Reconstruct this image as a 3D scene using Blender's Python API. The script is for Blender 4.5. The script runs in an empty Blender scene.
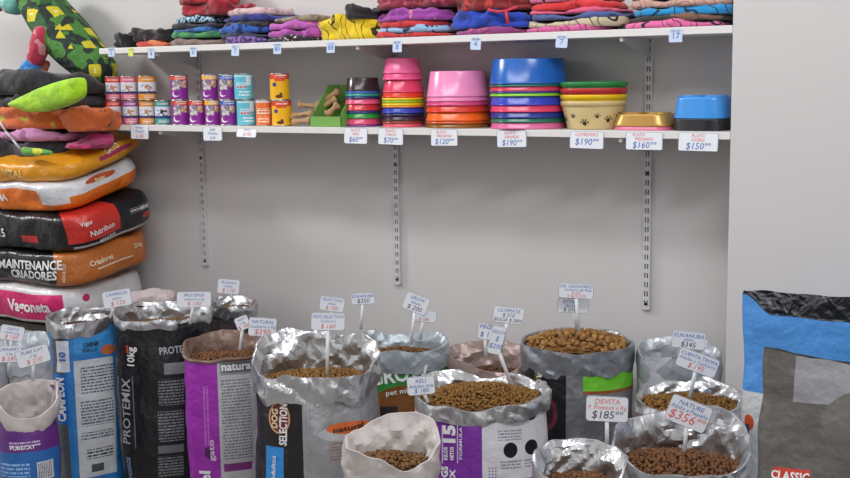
import bpy, bmesh, math, random
from mathutils import Vector, Matrix, noise
PI = math.pi
random.seed(7)
S = bpy.context.scene
COL = S.collection

# ------------------------------------------------------------------ camera
FPX, YAW, PITCH, ROLL = 1171.04, .561, .1338, -.0133
CAM = Vector((1.1087, -3.7811, 1.5648))
_f = Vector((-math.sin(YAW)*math.cos(PITCH), math.cos(YAW)*math.cos(PITCH), -math.sin(PITCH)))
_r = Vector((math.cos(YAW), math.sin(YAW), 0)); _u = _r.cross(_f)
CR = _r*math.cos(ROLL)+_u*math.sin(ROLL); CU = -_r*math.sin(ROLL)+_u*math.cos(ROLL); CF = _f
def ray(px, py): return CF + CR*((px-425)/FPX) - CU*((py-239)/FPX)
def on_y(px, py, y):
    d = ray(px, py); return CAM + d*((y-CAM.y)/d.y)
def on_z(px, py, z):
    d = ray(px, py); return CAM + d*((z-CAM.z)/d.z)
def at_depth(px, py, t): return CAM + ray(px, py)*t

cam_data = bpy.data.cameras.new('camera'); cam = bpy.data.objects.new('camera', cam_data); COL.objects.link(cam)
cam_data.sensor_width = 36; cam_data.lens = FPX/850*36; cam_data.clip_start = .05
M3 = Matrix((CR, CU, -CF)).transposed()
cam.matrix_world = Matrix.Translation(CAM) @ M3.to_4x4()
S.camera = cam

# ------------------------------------------------------------------ materials
def lin(h):
    h = h.lstrip('#'); out = []
    for i in (0, 2, 4):
        c = int(h[i:i+2], 16)/255
        out.append(c/12.92 if c <= .04045 else ((c+.055)/1.055)**2.4)
    return (*out, 1)
class Nt:
    def __init__(s, name):
        s.m = bpy.data.materials.new(name); s.m.use_nodes = True
        s.t = s.m.node_tree; s.b = s.t.nodes['Principled BSDF']
    def n(s, typ, **kw):
        nd = s.t.nodes.new(typ)
        for k, v in kw.items(): setattr(nd, k, v)
        return nd
    def l(s, a, b): s.t.links.new(a, b)
    def val(s, sock, v):
        if isinstance(v, (int, float)): sock.default_value = v
        else: s.l(v, sock)
    def math(s, op, a, b=0, c=0):
        nd = s.n('ShaderNodeMath', operation=op)
        for i, v in enumerate((a, b, c)): s.val(nd.inputs[i], v)
        return nd.outputs[0]
    def mix(s, fac, a, b):
        nd = s.n('ShaderNodeMix', data_type='RGBA'); s.val(nd.inputs[0], fac)
        for i, v in ((6, a), (7, b)):
            if isinstance(v, tuple): nd.inputs[i].default_value = v
            else: s.l(v, nd.inputs[i])
        return nd.outputs[2]
    def noise(s, vec, scale, detail=2):
        nd = s.n('ShaderNodeTexNoise'); nd.inputs['Scale'].default_value = scale; nd.inputs['Detail'].default_value = detail
        if vec is not None: s.l(vec, nd.inputs['Vector'])
        return nd.outputs[0]
    def obj(s): return s.n('ShaderNodeTexCoord').outputs['Object']
    def bump(s, h, strength, dist):
        nd = s.n('ShaderNodeBump'); nd.inputs['Strength'].default_value = strength; nd.inputs['Distance'].default_value = dist
        s.l(h, nd.inputs['Height']); s.l(nd.outputs[0], s.b.inputs['Normal'])
    def set(s, col=None, rough=.5, metal=0, **kw):
        if col is not None:
            if isinstance(col, tuple): s.b.inputs['Base Color'].default_value = col
            else: s.l(col, s.b.inputs['Base Color'])
        s.val(s.b.inputs['Roughness'], rough); s.b.inputs['Metallic'].default_value = metal if isinstance(metal, (int, float)) else 0
        if not isinstance(metal, (int, float)): s.l(metal, s.b.inputs['Metallic'])
        for k, v in kw.items(): s.b.inputs[k].default_value = v
_mc = {}
def plain(name, h, rough=.5, metal=0, bump=0, bscale=200, **kw):
    key = (name, h, rough, metal, bump)
    if key in _mc: return _mc[key]
    n = Nt(name); n.set(lin(h), rough, metal, **kw)
    if bump: n.bump(n.noise(n.obj(), bscale), bump, .002)
    _mc[key] = n.m; return n.m
def foil(name, h='#c6c7ca', rough=.3, metal=.88, scale=14):
    key = (name, h, rough, scale)
    if key in _mc: return _mc[key]
    n = Nt(name); o = n.obj()
    nz_ = n.n('ShaderNodeTexNoise'); nz_.inputs['Scale'].default_value = 6; n.l(o, nz_.inputs['Vector'])
    hs = []
    for ro, st in (((.45, .3, .2), (1.1, 1.1, .3)), ((-.7, .9, .5), (.35, 1, 1.2)), ((.9, -.6, 1.1), (2.6, 2.2, .8))):
        mv = n.n('ShaderNodeVectorMath', operation='MULTIPLY_ADD'); n.l(nz_.outputs[1], mv.inputs[0]); mv.inputs[1].default_value = (.09, .09, .09); n.l(o, mv.inputs[2])
        mp = n.n('ShaderNodeMapping', vector_type='TEXTURE'); mp.inputs['Rotation'].default_value = ro; mp.inputs['Scale'].default_value = tuple(1/(scale*q) for q in st); n.l(mv.outputs[0], mp.inputs['Vector'])
        w = n.n('ShaderNodeTexVoronoi', distance='MANHATTAN'); w.inputs['Scale'].default_value = 1; n.l(mp.outputs[0], w.inputs['Vector']); hs.append(w.outputs[0])
    n.bump(n.math('ADD', n.math('ADD', hs[0], hs[1]), n.math('MULTIPLY', hs[2], .3)), .30, .022)
    n.set(lin(h), rough, metal); _mc[key] = n.m; return n.m

# printed film: rectangles, ellipses and rows of tiny print given in metres on the surface (u sideways, v up)
def film(name, base, items, rough=.36, metal=0, crinkle=.3):
    n = Nt(name); uv = n.n('ShaderNodeUVMap'); uv.uv_map = 'UVMap'
    sep = n.n('ShaderNodeSeparateXYZ'); n.l(uv.outputs[0], sep.inputs[0]); U, V = sep.outputs[0], sep.outputs[1]
    col = lin(base); met = metal
    o = n.obj()
    for it in items:
        k = it[0]; c = lin(it[5]); u0, u1 = sorted(it[1:3]); v0, v1 = sorted(it[3:5])
        uc, hu, vc, hv = (u0+u1)/2, (u1-u0)/2, (v0+v1)/2, (v1-v0)/2
        if k == 'ell':
            a = n.math('DIVIDE', n.math('SUBTRACT', U, uc), hu); b = n.math('DIVIDE', n.math('SUBTRACT', V, vc), hv)
            m = n.math('LESS_THAN', n.math('ADD', n.math('MULTIPLY', a, a), n.math('MULTIPLY', b, b)), 1)
        else:
            m = n.math('MULTIPLY', n.math('COMPARE', U, uc, hu), n.math('COMPARE', V, vc, hv))
            if k in ('lines', 'vlines'):
                A, B = (U, V) if k == 'lines' else (V, U)
                p = it[6]
                row = n.math('COMPARE', n.math('FRACT', n.math('DIVIDE', B, p)), .5, .27)
                cell = n.n('ShaderNodeCombineXYZ'); n.l(n.math('MULTIPLY', A, 2.2/p), cell.inputs[0]); n.l(n.math('FLOOR', n.math('DIVIDE', B, p)), cell.inputs[1])
                wd = n.n('ShaderNodeTexNoise'); wd.inputs['Scale'].default_value = 1; wd.inputs['Detail'].default_value = 0; n.l(cell.outputs[0], wd.inputs['Vector'])
                m = n.math('MULTIPLY', m, n.math('MULTIPLY', row, n.math('GREATER_THAN', wd.outputs[0], .43)))
            if k == 'dots':
                p = it[6]
                a = n.math('SUBTRACT', n.math('FRACT', n.math('DIVIDE', U, p)), .5); b = n.math('SUBTRACT', n.math('FRACT', n.math('DIVIDE', V, p)), .5)
                m = n.math('MULTIPLY', m, n.math('LESS_THAN', n.math('ADD', n.math('MULTIPLY', a, a), n.math('MULTIPLY', b, b)), .07))
            if k == 'blotch':
                m = n.math('MULTIPLY', m, n.math('GREATER_THAN', n.noise(o, it[6]), .52))
        col = n.mix(m, col, c)
        if metal:
            nd = n.math('MULTIPLY', n.math('SUBTRACT', 1, m), met) if not (len(it) > 7 and it[7] == 'm') else None
            if nd is not None: met = nd
    n.set(col, rough, met)
    if crinkle:
        h = n.math('ADD', n.noise(o, 16), n.math('MULTIPLY', n.noise(o, 60), .25)); n.bump(h, crinkle, .03)
    return n.m
def fabric(name, c1, c2=None, scale=30, thr=.55, c3=None):
    n = Nt(name); o = n.obj(); col = lin(c1)
    if c2:
        col = n.mix(n.math('GREATER_THAN', n.noise(o, scale, 1), thr), col, lin(c2))
    if c3:
        w = n.n('ShaderNodeTexWave'); w.inputs['Scale'].default_value = scale*.33; w.inputs['Distortion'].default_value = 16; w.inputs['Detail Scale'].default_value = 1.6; w.inputs['Detail'].default_value = 1; n.l(o, w.inputs['Vector'])
        col = n.mix(n.math('LESS_THAN', w.outputs[1], .035), col, lin(c3))
    n.set(col, .9); n.b.inputs['Sheen Weight'].default_value = .25
    h = n.math('ADD', n.noise(o, 28), n.math('MULTIPLY', n.noise(o, 300), .15)); n.bump(h, .5, .02)
    return n.m

# ------------------------------------------------------------------ object helpers
def mesh_obj(name, verts, faces, mats, parent=None, uvs=None, mi=None, smooth=True, loc=None, rotz=0):
    me = bpy.data.meshes.new(name); me.from_pydata([tuple(v) for v in verts], [], faces)
    for m in (mats if isinstance(mats, (list, tuple)) else [mats]): me.materials.append(m)
    if uvs is not None:
        lay = me.uv_layers.new(name='UVMap'); flat = [0.0]*(2*len(me.loops)); vi = [0]*len(me.loops)
        me.loops.foreach_get('vertex_index', vi)
        for i, v in enumerate(vi): flat[2*i], flat[2*i+1] = uvs[v]
        lay.data.foreach_set('uv', flat)
    if mi: me.polygons.foreach_set('material_index', mi)
    if smooth: me.polygons.foreach_set('use_smooth', [True]*len(me.polygons))
    me.update()
    o = bpy.data.objects.new(name, me); COL.objects.link(o)
    if parent: o.parent = parent
    if loc is not None: o.location = loc
    if rotz: o.rotation_euler = (0, 0, rotz)
    return o
def empty(name, loc, rotz=0):
    o = bpy.data.objects.new(name, None); COL.objects.link(o); o.location = loc; o.rotation_euler = (0, 0, rotz); o.empty_display_size = .05
    return o
def tag(o, label=None, cat=None, group=None, kind=None):
    if label: o['label'] = label
    if cat: o['category'] = cat
    if group: o['group'] = group
    if kind: o['kind'] = kind
    return o
class MB:
    def __init__(s): s.v = []; s.f = []; s.mi = []; s.uv = []
    def add(s, vs, fs, mi=0, uv=None):
        b = len(s.v); s.v += [Vector(v) for v in vs]; s.f += [tuple(b+i for i in f) for f in fs]; s.mi += [mi]*len(fs)
        s.uv += uv if uv else [(0, 0)]*len(vs)
    def box(s, x0, x1, y0, y1, z0, z1, mi=0):
        s.add([(x0,y0,z0),(x1,y0,z0),(x1,y1,z0),(x0,y1,z0),(x0,y0,z1),(x1,y0,z1),(x1,y1,z1),(x0,y1,z1)],
              [(0,3,2,1),(4,5,6,7),(0,1,5,4),(1,2,6,5),(2,3,7,6),(3,0,4,7)], mi)
    def lathe(s, prof, n=32, mi=0, cx=0, cy=0, uv=False, z0=0, ripple=None):
        vs = []; fs = []; us = []
        for (r, z) in prof:
            for i in range(n+1 if uv else n):
                a = 2*PI*i/n - PI/2 + PI      # seam at the back
                vs.append((cx+r*math.cos(a), cy+r*math.sin(a), z0+z)); us.append(((i/n-.5)*2*PI*r, z))
        k = n+1 if uv else n
        for j in range(len(prof)-1):
            for i in range(n):
                i2 = i+1 if uv else (i+1) % n
                fs.append((j*k+i, j*k+i2, (j+1)*k+i2, (j+1)*k+i))
        s.add(vs, fs, mi, us)
    def tube(s, p, q, r, n=8, mi=0, r2=None):
        p, q = Vector(p), Vector(q); d = (q-p).normalized(); a = d.orthogonal().normalized(); b = d.cross(a); r2 = r if r2 is None else r2
        vs = []
        for P, R in ((p, r), (q, r2)):
            for i in range(n):
                t = 2*PI*i/n; vs.append(P+a*R*math.cos(t)+b*R*math.sin(t))
        s.add(vs, [(i, (i+1) % n, n+(i+1) % n, n+i) for i in range(n)]+[tuple(range(n-1, -1, -1)), tuple(range(n, 2*n))], mi)
    def rbox(s, x0, x1, y0, y1, z0, z1, r, mi=0):   # plate with rounded corners seen from -y
        pts = []
        for (cx, cz, a0) in ((x1-r, z1-r, 0), (x0+r, z1-r, PI/2), (x0+r, z0+r, PI), (x1-r, z0+r, 1.5*PI)):
            for k in range(5): a = a0+k*PI/8; pts.append((cx+r*math.cos(a), cz+r*math.sin(a)))
        n = len(pts)
        s.add([(x, y0, z) for x, z in pts]+[(x, y1, z) for x, z in pts],
              [tuple(range(n-1, -1, -1)), tuple(range(n, 2*n))]+[(i, (i+1) % n, n+(i+1) % n, n+i) for i in range(n)], mi)
    def build(s, name, mats, parent=None, smooth=False, uv=False, **kw):
        return mesh_obj(name, s.v, s.f, mats, parent, s.uv if uv else None, s.mi, smooth, **kw)

_tc = {}
def text_geo(txt, size, bold=.0, shear=0):
    """centred flat lettering: list of (x, z) points and faces"""
    key = (txt, round(size, 5), bold, shear)
    if key in _tc: return _tc[key]
    cu = bpy.data.curves.new('t', 'FONT'); cu.body = txt; cu.size = size; cu.offset = bold*size; cu.shear = shear
    cu.align_x = 'CENTER'; cu.align_y = 'CENTER'; cu.resolution_u = 2; cu.fill_mode = 'FRONT'
    o = bpy.data.objects.new('t', cu); COL.objects.link(o)
    bpy.context.view_layer.update()
    me = bpy.data.meshes.new_from_object(o.evaluated_get(bpy.context.evaluated_depsgraph_get()))
    bm = bmesh.new(); bm.from_mesh(me); bmesh.ops.triangulate(bm, faces=bm.faces)
    bmesh.ops.remove_doubles(bm, verts=bm.verts, dist=1e-6)
    for _ in range(2):
        es = [e for e in bm.edges if e.calc_length() > .014]
        if es and size > .03: bmesh.ops.subdivide_edges(bm, edges=es, cuts=1); bmesh.ops.triangulate(bm, faces=bm.faces)
    bm.verts.ensure_lookup_table()
    r = ([(v.co.x, v.co.y) for v in bm.verts], [tuple(v.index for v in f.verts) for f in bm.faces])
    bm.free(); bpy.data.objects.remove(o); bpy.data.meshes.remove(me); bpy.data.curves.remove(cu)
    _tc[key] = r; return r

def vor(p, seed, sc):
    d, _ = noise.voronoi(Vector((p[0]*sc+seed*3.1, p[1]*sc+seed*1.7, p[2]*sc)))
    return d[1]-d[0]
def nz(p, seed, sc): return noise.noise(Vector((p[0]*sc+seed*5.3, p[1]*sc-seed*2.9, p[2]*sc+seed)))

def _h(i, j, s):
    x = math.sin(i*127.1+j*311.7+s*74.7)*43758.5453; return x-math.floor(x)
def crease(u, z, seed, cell, L=None):
    """sharp-edged random folds: straight between the points of a triangle lattice"""
    if L: m = max(3, round(L/cell)); a = u/L*m
    else: m = 10**6; a = u/cell
    b_ = z/cell; i, j = math.floor(a), math.floor(b_); fx, fy = a-i, b_-j
    h = lambda p, q: _h(p % m, q, seed)
    if fx+fy < 1: v = h(i, j)*(1-fx-fy)+h(i+1, j)*fx+h(i, j+1)*fy
    else: v = h(i+1, j+1)*(fx+fy-1)+h(i+1, j)*(1-fy)+h(i, j+1)*(1-fx)
    return v-.5
class Plan:
    """closed superellipse outline measured in metres from the middle of its front (-y) side"""
    def __init__(s, w, d, n=3.2, N=720):
        s.w, s.d, s.n = w, d, n; pts = []
        for i in range(N+1):
            a = -PI/2+2*PI*i/N; c, q = math.cos(a), math.sin(a)
            pts.append((w/2*math.copysign(abs(c)**(2/n), c), d/2*math.copysign(abs(q)**(2/n), q)))
        acc = [0]
        for i in range(N): acc.append(acc[-1]+math.dist(pts[i], pts[i+1]))
        s.L = acc[-1]; s.tab = []; j = 0; K = 1024
        for k in range(K):
            t = s.L*k/K
            while acc[j+1] < t: j += 1
            f = (t-acc[j])/max(1e-9, acc[j+1]-acc[j])
            s.tab.append((pts[j][0]+(pts[j+1][0]-pts[j][0])*f, pts[j][1]+(pts[j+1][1]-pts[j][1])*f))
    def at(s, u):
        k = (u/s.L) % 1.0*1024; i = int(k) % 1024; f = k-int(k); a, b = s.tab[i], s.tab[(i+1) % 1024]
        return a[0]+(b[0]-a[0])*f, a[1]+(b[1]-a[1])*f
    def normal(s, u):
        a, b = s.at(u-.01), s.at(u+.01); dx, dy = b[0]-a[0], b[1]-a[1]; l = math.hypot(dx, dy) or 1
        return dy/l, -dx/l
    def inside(s, x, y): return abs(2*x/s.w)**s.n+abs(2*y/s.d)**s.n < 1

def shell_mesh(name, L, rows, fn, mat, parent, nu=120, cap0=False, cap1=False, uvf=None):
    """rows: list of row parameters; fn(u,row)->(Vector,(uvu,uvv)); seam at the back"""
    vs = []; us = []; fs = []
    for r in rows:
        for i in range(nu+1):
            u = -L/2+L*i/nu; p, t = fn(u, r); vs.append(p); us.append(t)
    k = nu+1
    for j in range(len(rows)-1):
        for i in range(nu): fs.append((j*k+i, j*k+i+1, (j+1)*k+i+1, (j+1)*k+i))
    o = mesh_obj(name, vs, fs, mat, parent, us)
    bm = bmesh.new(); bm.from_mesh(o.data)
    bmesh.ops.remove_doubles(bm, verts=bm.verts, dist=1e-5); bm.to_mesh(o.data); bm.free()
    return o
def sharpen(o, deg):
    bm = bmesh.new(); bm.from_mesh(o.data); th = math.radians(deg)
    for e in bm.edges:
        if len(e.link_faces) == 2 and e.calc_face_angle(0) > th: e.smooth = False
    bm.to_mesh(o.data); bm.free()
def put_text(surf, items, mat, parent, name='lettering', off=.0022):
    """items: (text, u, v, size, rotation, bold, shear); wraps lettering on a surface"""
    mb = MB()
    for it in items:
        txt, u, v, size, rot = it[:5]; bold = it[5] if len(it) > 5 else .02; sh = it[6] if len(it) > 6 else 0
        vs, fs = text_geo(txt, size, bold, sh); c, q = math.cos(rot), math.sin(rot)
        if len(it) > 7: W_t = max(v_[0] for v_ in vs)-min(v_[0] for v_ in vs); vs = [(v_[0]*it[7]/W_t, v_[1]) for v_ in vs]
        mb.add([surf(u+x*c-y*q, v+x*q+y*c, off) for x, y in vs], fs)
    if mb.v: return mb.build(name, mat, parent)

white_print = plain('white_print', '#e9e9ea', .5); black_print = plain('black_print', '#17171c', .5)
blue_ink = plain('blue_ink', '#3f68b8', .6); red_ink = plain('red_ink', '#e06058', .6); black_ink = plain('black_ink', '#3c3c4c', .6)
card = plain('white_card', '#e6e9f0', .45); stick_m = plain('white_plastic_stick', '#e4e6ea', .4); edge_blue = plain('blue_outline', '#44506e', .5)
silver = foil('silver_foil'); silver_dull = foil('dull_silver_foil', '#9fa3aa', .36, .75, 11)
clear_white = foil('milky_plastic_film', '#b4bac2', .3, .12, 12); white_film = foil('white_plastic_film', '#bdb6b3', .42, 0, 10)

# ------------------------------------------------------------------ room
def wall_mat(name, h, b=.12):
    n = Nt(name); o = n.obj(); n.set(n.mix(n.math('MULTIPLY', n.noise(o, 1.3, 3), .25), lin(h), lin('#b9b5b2')), .75); n.bump(n.noise(o, 90, 4), b, .004); return n.m
wm = wall_mat('white_painted_plaster', '#cbc8c8')
def struct(name, mb, m): return tag(mb.build(name, m), kind='structure')
b = MB(); b.box(-6, 3.2, 0, .15, 0, 3.2); struct('wall_back', b, wm)
b = MB(); b.box(0.0, 3.2, -.268, -.001, 0, 3.2); pil = struct('wall_right', b, wm)
bv = pil.modifiers.new('bevel', 'BEVEL'); bv.width = .006; bv.segments = 3
n = Nt('grey_floor_tile'); o = n.obj(); br = n.n('ShaderNodeTexBrick'); br.offset = 0; n.l(o, br.inputs['Vector'])
for k, v in (('Scale', 1), ('Mortar Size', .004), ('Brick Width', .4), ('Row Height', .4)): br.inputs[k].default_value = v
br.inputs['Color1'].default_value = lin('#8d8a86'); br.inputs['Color2'].default_value = lin('#96938f'); br.inputs['Mortar'].default_value = lin('#5d5a57')
n.set(br.outputs[0], .4)
b = MB(); b.box(-6, 3.2, -6, .15, -.1, 0); struct('floor', b, n.m)

# ------------------------------------------------------------------ shelving
XL, DEP, ZL, ZU, TH = -2.7142, .2649, 1.40, 1.72, .0235
shelf_m = plain('white_melamine', '#dddbd9', .35); metal_w = plain('white_powder_coat', '#c9c8ca', .4)
slot_m = plain('grey_slot_back', '#77777b', .7)
for z, lab in ((ZL, 'long white melamine shelf carrying cans and pet bowls'), (ZU, 'long white melamine shelf under the folded pet clothes')):
    b = MB(); b.box(XL, -.0005, -DEP, -.016, z-TH, z)
    o = b.build('wall_shelf', shelf_m); tag(o, lab, 'shelf'); bv = o.modifiers.new('bevel', 'BEVEL'); bv.width = .0015; bv.segments = 2
for i, (x, ylow) in enumerate(((-2.3951, 265), (-1.3894, 284), (-.3625, 309))):
    zb = on_y({0: 207, 1: 399, 2: 648}[i], ylow, 0).z; zt = 2.2
    t = empty('shelf_standard', (x, 0, zb)); tag(t, ['white slotted wall upright at the left end of the shelves, behind the cans', 'white slotted wall upright in the middle, under the round pink bowls', 'white slotted wall upright nearest the pillar'][i], 'shelf upright', 'slotted uprights holding the shelves')
    b = MB(); H = zt-zb; W = .0125
    b.box(-W, -W+.0055, -.014, 0, 0, H); b.box(W-.0055, W, -.014, 0, 0, H); b.box(-.002, .002, -.014, -.012, 0, H)
    z = 0
    while z < H:
        b.box(-W+.005, W-.005, -.0138, -.012, z, min(z+.014, H)); z += .032
    b.build('channel', metal_w, t)
    b = MB(); b.box(-W+.0055, W-.0055, -.003, -.0005, 0, H); b.build('channel_back', slot_m, t)
    b = MB()
    for zz in (.02, H*.33):
        b.tube((0, -.0125, zz), (0, -.017, zz), .0045, 10)
    b.build('screw', plain('dark_screw', '#222222', .4, .6), t)
    for zs in (ZL, ZU):
        br_ = empty('shelf_bracket', (x, -.015, zs-TH-.001)); which = ['left', 'middle', 'right'][i]
        tag(br_, 'white bracket in the %s upright under the %s shelf' % (which, 'lower' if zs == ZL else 'upper'), 'shelf bracket', 'shelf brackets')
        m = MB(); y0, y1 = 0, -.225
        pr = [(y0, 0), (y1, 0), (y1, -.012), (y0-.03, -.055), (y0, -.06)]
        m.add([(-.002, y, z) for y, z in pr]+[(.002, y, z) for y, z in pr], [(0,1,2,3,4), (9,8,7,6,5)]+[(k, 5+k, 5+(k+1) % 5, (k+1) % 5) for k in range(5)])
        m.box(-.007, .007, y1, y0, -.0018, 0)
        m.build('arm', metal_w, br_)
        m = MB(); m.tube((0, y1+.001, -.007), (0, y1-.012, -.007), .0065, 10); m.build('end_cap', plain('white_cap', '#eeeeee', .4), br_)

# ------------------------------------------------------------------ cans
def can_items(kind, r, h):
    W = PI*r
    c = dict(red='#d8402f', pink='#d9708f', orange='#e0912f', teal='#2f9a98', yellow='#f0b41e', blue='#1f63c8', purple='#8a2a94', violet='#9a53a8', salmon='#e8733c')
    if kind[0] == 'P':
        a, b2 = c[kind[1]], c[kind[2]]
        return '#dfe0ea', [('rect', -W, W, h*.74, h, a), ('rect', -W, W, 0, h*.27, b2), ('blotch', -.012, .018, h*.34, h*.70, '#b98a63' if kind[1] != 'teal' else '#33333a', 75), ('blotch', -.034, -.012, h*.38, h*.66, '#8f9fc4', 90), ('rect', -W, W, h*.27, h*.36, '#22386f'), ('lines', -.025, .025, h*.8, h*.92, '#f3d9d2', .009), ('lines', -.02, .03, h*.08, h*.2, '#f0e6ea', .008)]
    if kind[0] == 'W':
        return c['purple'], [('rect', -W, W, h*.8, h, c[kind[1]]), ('ell', -.034, .004, h*.36, h*.82, '#8d8791'), ('blotch', -.034, .004, h*.4, h*.82, '#d5cdc8', 80), ('ell', .004, .033, h*.50, h*.76, '#b58a6a'), ('blotch', .006, .033, h*.5, h*.78, '#e0c39a', 90), ('ell', -.034, .0, h*.12, h*.36, '#eadff0'), ('ell', -.026, .004, h*.17, h*.4, c['purple']), ('lines', -.02, .03, h*.84, h*.96, '#f5e6df', .009)]
    if kind[0] == 'C':
        return '#63bcd2', [('rect', -W, W, h*.88, h*.93, '#c9e5ee'), ('rect', -.03, .012, h*.42, h*.66, '#a7dbe8'), ('lines', -.028, .012, h*.44, h*.6, '#d2526a', .014), ('rect', .012, .034, h*.55, h*.9, '#d8e6ea'), ('lines', -.02, .03, h*.1, h*.35, '#dff2f6', .012)]
    if kind[0] == 'S':
        return c['salmon'], [('rect', -W, W, h*.88, h, '#d7d2cf'), ('rect', -.03, .03, h*.45, h*.66, '#f0d7b8'), ('lines', -.026, .026, h*.48, h*.64, '#cf4c2f', .01), ('lines', -.026, .026, h*.12, h*.36, '#ffe2c6', .011)]
    return c['yellow'], [('rect', -W, W, h*.78, h, '#dc3c22'), ('lines', -.02, .03, h*.84, h*.94, '#ffe8da', .01), ('ell', -.03, -.012, h*.5, h*.66, '#24427e'), ('rect', -.02, .022, h*.7, h*.78, '#dc5a2a'), ('ell', -.018, .012, h*.08, h*.2, '#5d3113'), ('ell', -.002, .01, h*.16, h*.28, '#5d3113')]
tin = plain('tin_rim', '#b9b6b0', .25, .9)
_canm = {}
CAN_LAB = {}
def can(px, level, kind, label, r, h):
    kk = (kind, r, h)
    if kk not in _canm:
        base, its = can_items(kind, r, h); _canm[kk] = film('can_label', base, its, .3, 0, 0)
    x = on_y(px, 122, -.20).x; z = ZL+.0008+sum(level)
    t = empty('pet_food_can', (x, -.20+random.uniform(-.004, .004), z), math.atan2(CAM.x-x, -(CAM.y+.2))+random.uniform(-.1, .1))
    tag(t, label, 'can', 'cans of pet food on the lower shelf')
    m = MB(); m.lathe([(r, .003), (r, h-.003)], 32, uv=True); m.build('paper_label', _canm[kk], t, True, True)
    m = MB(); m.lathe([(.001, .002), (r-.003, .002), (r-.001, 0), (r+.0012, .0005), (r+.0012, .003), (r+.0002, .0035)], 32); m.build('tin_base', tin, t, True); m = MB(); m.lathe([(r+.0002, h-.0035), (r+.0012, h-.003), (r+.0012, h-.0005), (r-.0005, h), (r-.002, h-.001), (r-.003, h-.004), (.001, h-.004)], 32)
    m.build('tin_lid', tin, t, True)
CH = .101
bottom = [(114.6, ('P','red','pink'), 'red and pink can at the far left of the shelf, bottom row', .0335, CH),
 (131, ('P','violet','pink'), 'can with violet top band, bottom row, second from the left', .0335, CH),
 (148, ('P','orange','orange'), 'orange can of the bottom row beside the teal can', .0335, CH),
 (164, ('P','teal','teal'), 'teal can with white middle band, bottom row', .032, CH),
 (181.5, ('W','red'), 'purple can with red top, bottom row, directly right of the teal can', .0355, CH),
 (198, ('W','red','b'), 'purple can with red top, bottom row, standing alone with no can on it', .0325, CH),
 (213, ('W','yellow'), 'purple can with yellow top band, bottom row', .031, CH),
 (229.5, ('W','blue'), 'purple can with blue top band, bottom row', .032, CH),
 (246.5, ('C',), 'pale turquoise can of the bottom row', .0375, .102),
 (264, ('S',), 'salmon orange can of the bottom row beside the yellow can', .031, .102),
 (281.5, ('Y',), 'yellow can with red top, bottom row, beside the chew bones', .039, .099)]
top = [(114.6, ('P','red','pink'), 'red and pink can at the far left of the shelf, upper row', .0335, CH),
 (131, ('P','pink','pink'), 'pink can of the upper row, second from the left', .0335, CH),
 (149, ('P','orange','orange'), 'orange can of the upper row, above its twin', .037, CH),
 (181, ('W','red'), 'purple can with red top, alone in the upper row above the gap', .0365, CH),
 (211, ('W','yellow'), 'purple can with yellow top band, upper row', .032, CH),
 (228, ('W','blue'), 'purple can with blue top band, upper row', .0315, CH),
 (245.5, ('C',), 'pale turquoise can of the upper row', .0375, CH),
 (280.5, ('Y',), 'yellow can with red top, upper row, beside the chew bones', .038, .103)]
for px, k, lab, r, h in bottom: can(px, (0,), k, lab, r, h)
for (px, k, lab, r, h) in top:
    base = .102 if 240 < px < 250 else (.099 if px > 270 else CH); can(px, (base+.0006,), k, lab, r, h)

# ------------------------------------------------------------------ box of rawhide bones
def W_(px, y): return on_y(px, 126, y).x
xa, xb = W_(310, -.235), W_(341, -.235)
t = empty('display_box', ((xa+xb)/2, -.14, ZL+.0008)); tag(t, 'open green cardboard box holding rawhide bones beside the bowls', 'box')
w2 = (xb-xa)/2; g = plain('green_card', '#6fa24a', .6)
m = MB(); T = .002; dy = .095
m.box(-w2, w2, -dy, dy, 0, T); m.box(-w2, w2, -dy, -dy+T, T, .038)
m.box(-w2, w2, dy-T, dy, T, .155)
for s in (-1, 1):
    x0, x1 = (w2-T, w2) if s > 0 else (-w2, -w2+T)
    pr = [(-dy, T), (dy, T), (dy, .155), (dy-.07, .155), (-dy+.01, .038 if s < 0 else .06), (-dy, .038)]
    m.add([(x0, y, z) for y, z in pr]+[(x1, y, z) for y, z in pr], [tuple(range(5, -1, -1)), tuple(range(6, 12))]+[(k, (k+1) % 6, 6+(k+1) % 6, 6+k) for k in range(6)])
m.build('tray', g, t)
raw = Nt('rawhide'); oo = raw.obj(); raw.set(raw.mix(raw.noise(oo, 40), lin('#8f6a44'), lin('#c4a178')), .7); raw.bump(raw.noise(oo, 70), .6, .01); raw = raw.m
def bone(p, q, r, label):
    p, q = Vector(p), Vector(q); d = (q-p); L = d.length; d.normalize(); a = d.orthogonal().normalized(); bq = d.cross(a)
    vs = []; fs = []; N = 12; K = 26
    for k in range(K+1):
        s = k/K; e = min(s, 1-s)*L
        knob = math.exp(-((e-.010)/.011)**2)*.75
        R = r*(1+.75*knob)*(math.sqrt(max(0, 1-((.006-e)/.006)**2)) if e < .006 else 1)+.0003
        for i in range(N):
            an = 2*PI*i/N; rr = R*(1+.28*knob*math.cos(2*an))*(1+.1*nz((s*9, math.cos(an), math.sin(an)), r*900+L*50, 1.3))
            vs.append(p+d*(s*L)+a*rr*math.cos(an)+bq*rr*math.sin(an))
    for k in range(K):
        for i in range(N): fs.append((k*N+i, k*N+(i+1) % N, (k+1)*N+(i+1) % N, (k+1)*N+i))
    fs += [tuple(range(N-1, -1, -1)), tuple(range(K*N, K*N+N))]
    o = mesh_obj('rawhide_bone', vs, fs, raw); tag(o, label, 'dog chew', 'rawhide bones in and beside the green box')
def bp(px, py, y): return on_y(px, py, y)
bone(bp(292, 122, -.23), bp(311, 120, -.215)+Vector((0,0,.0)), .0085, 'rawhide bone lying lowest at the front left of the green box')
bone(bp(291, 116, -.20), bp(313, 113, -.19), .009, 'rawhide bone beside the green box, on the lowest bone')
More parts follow.
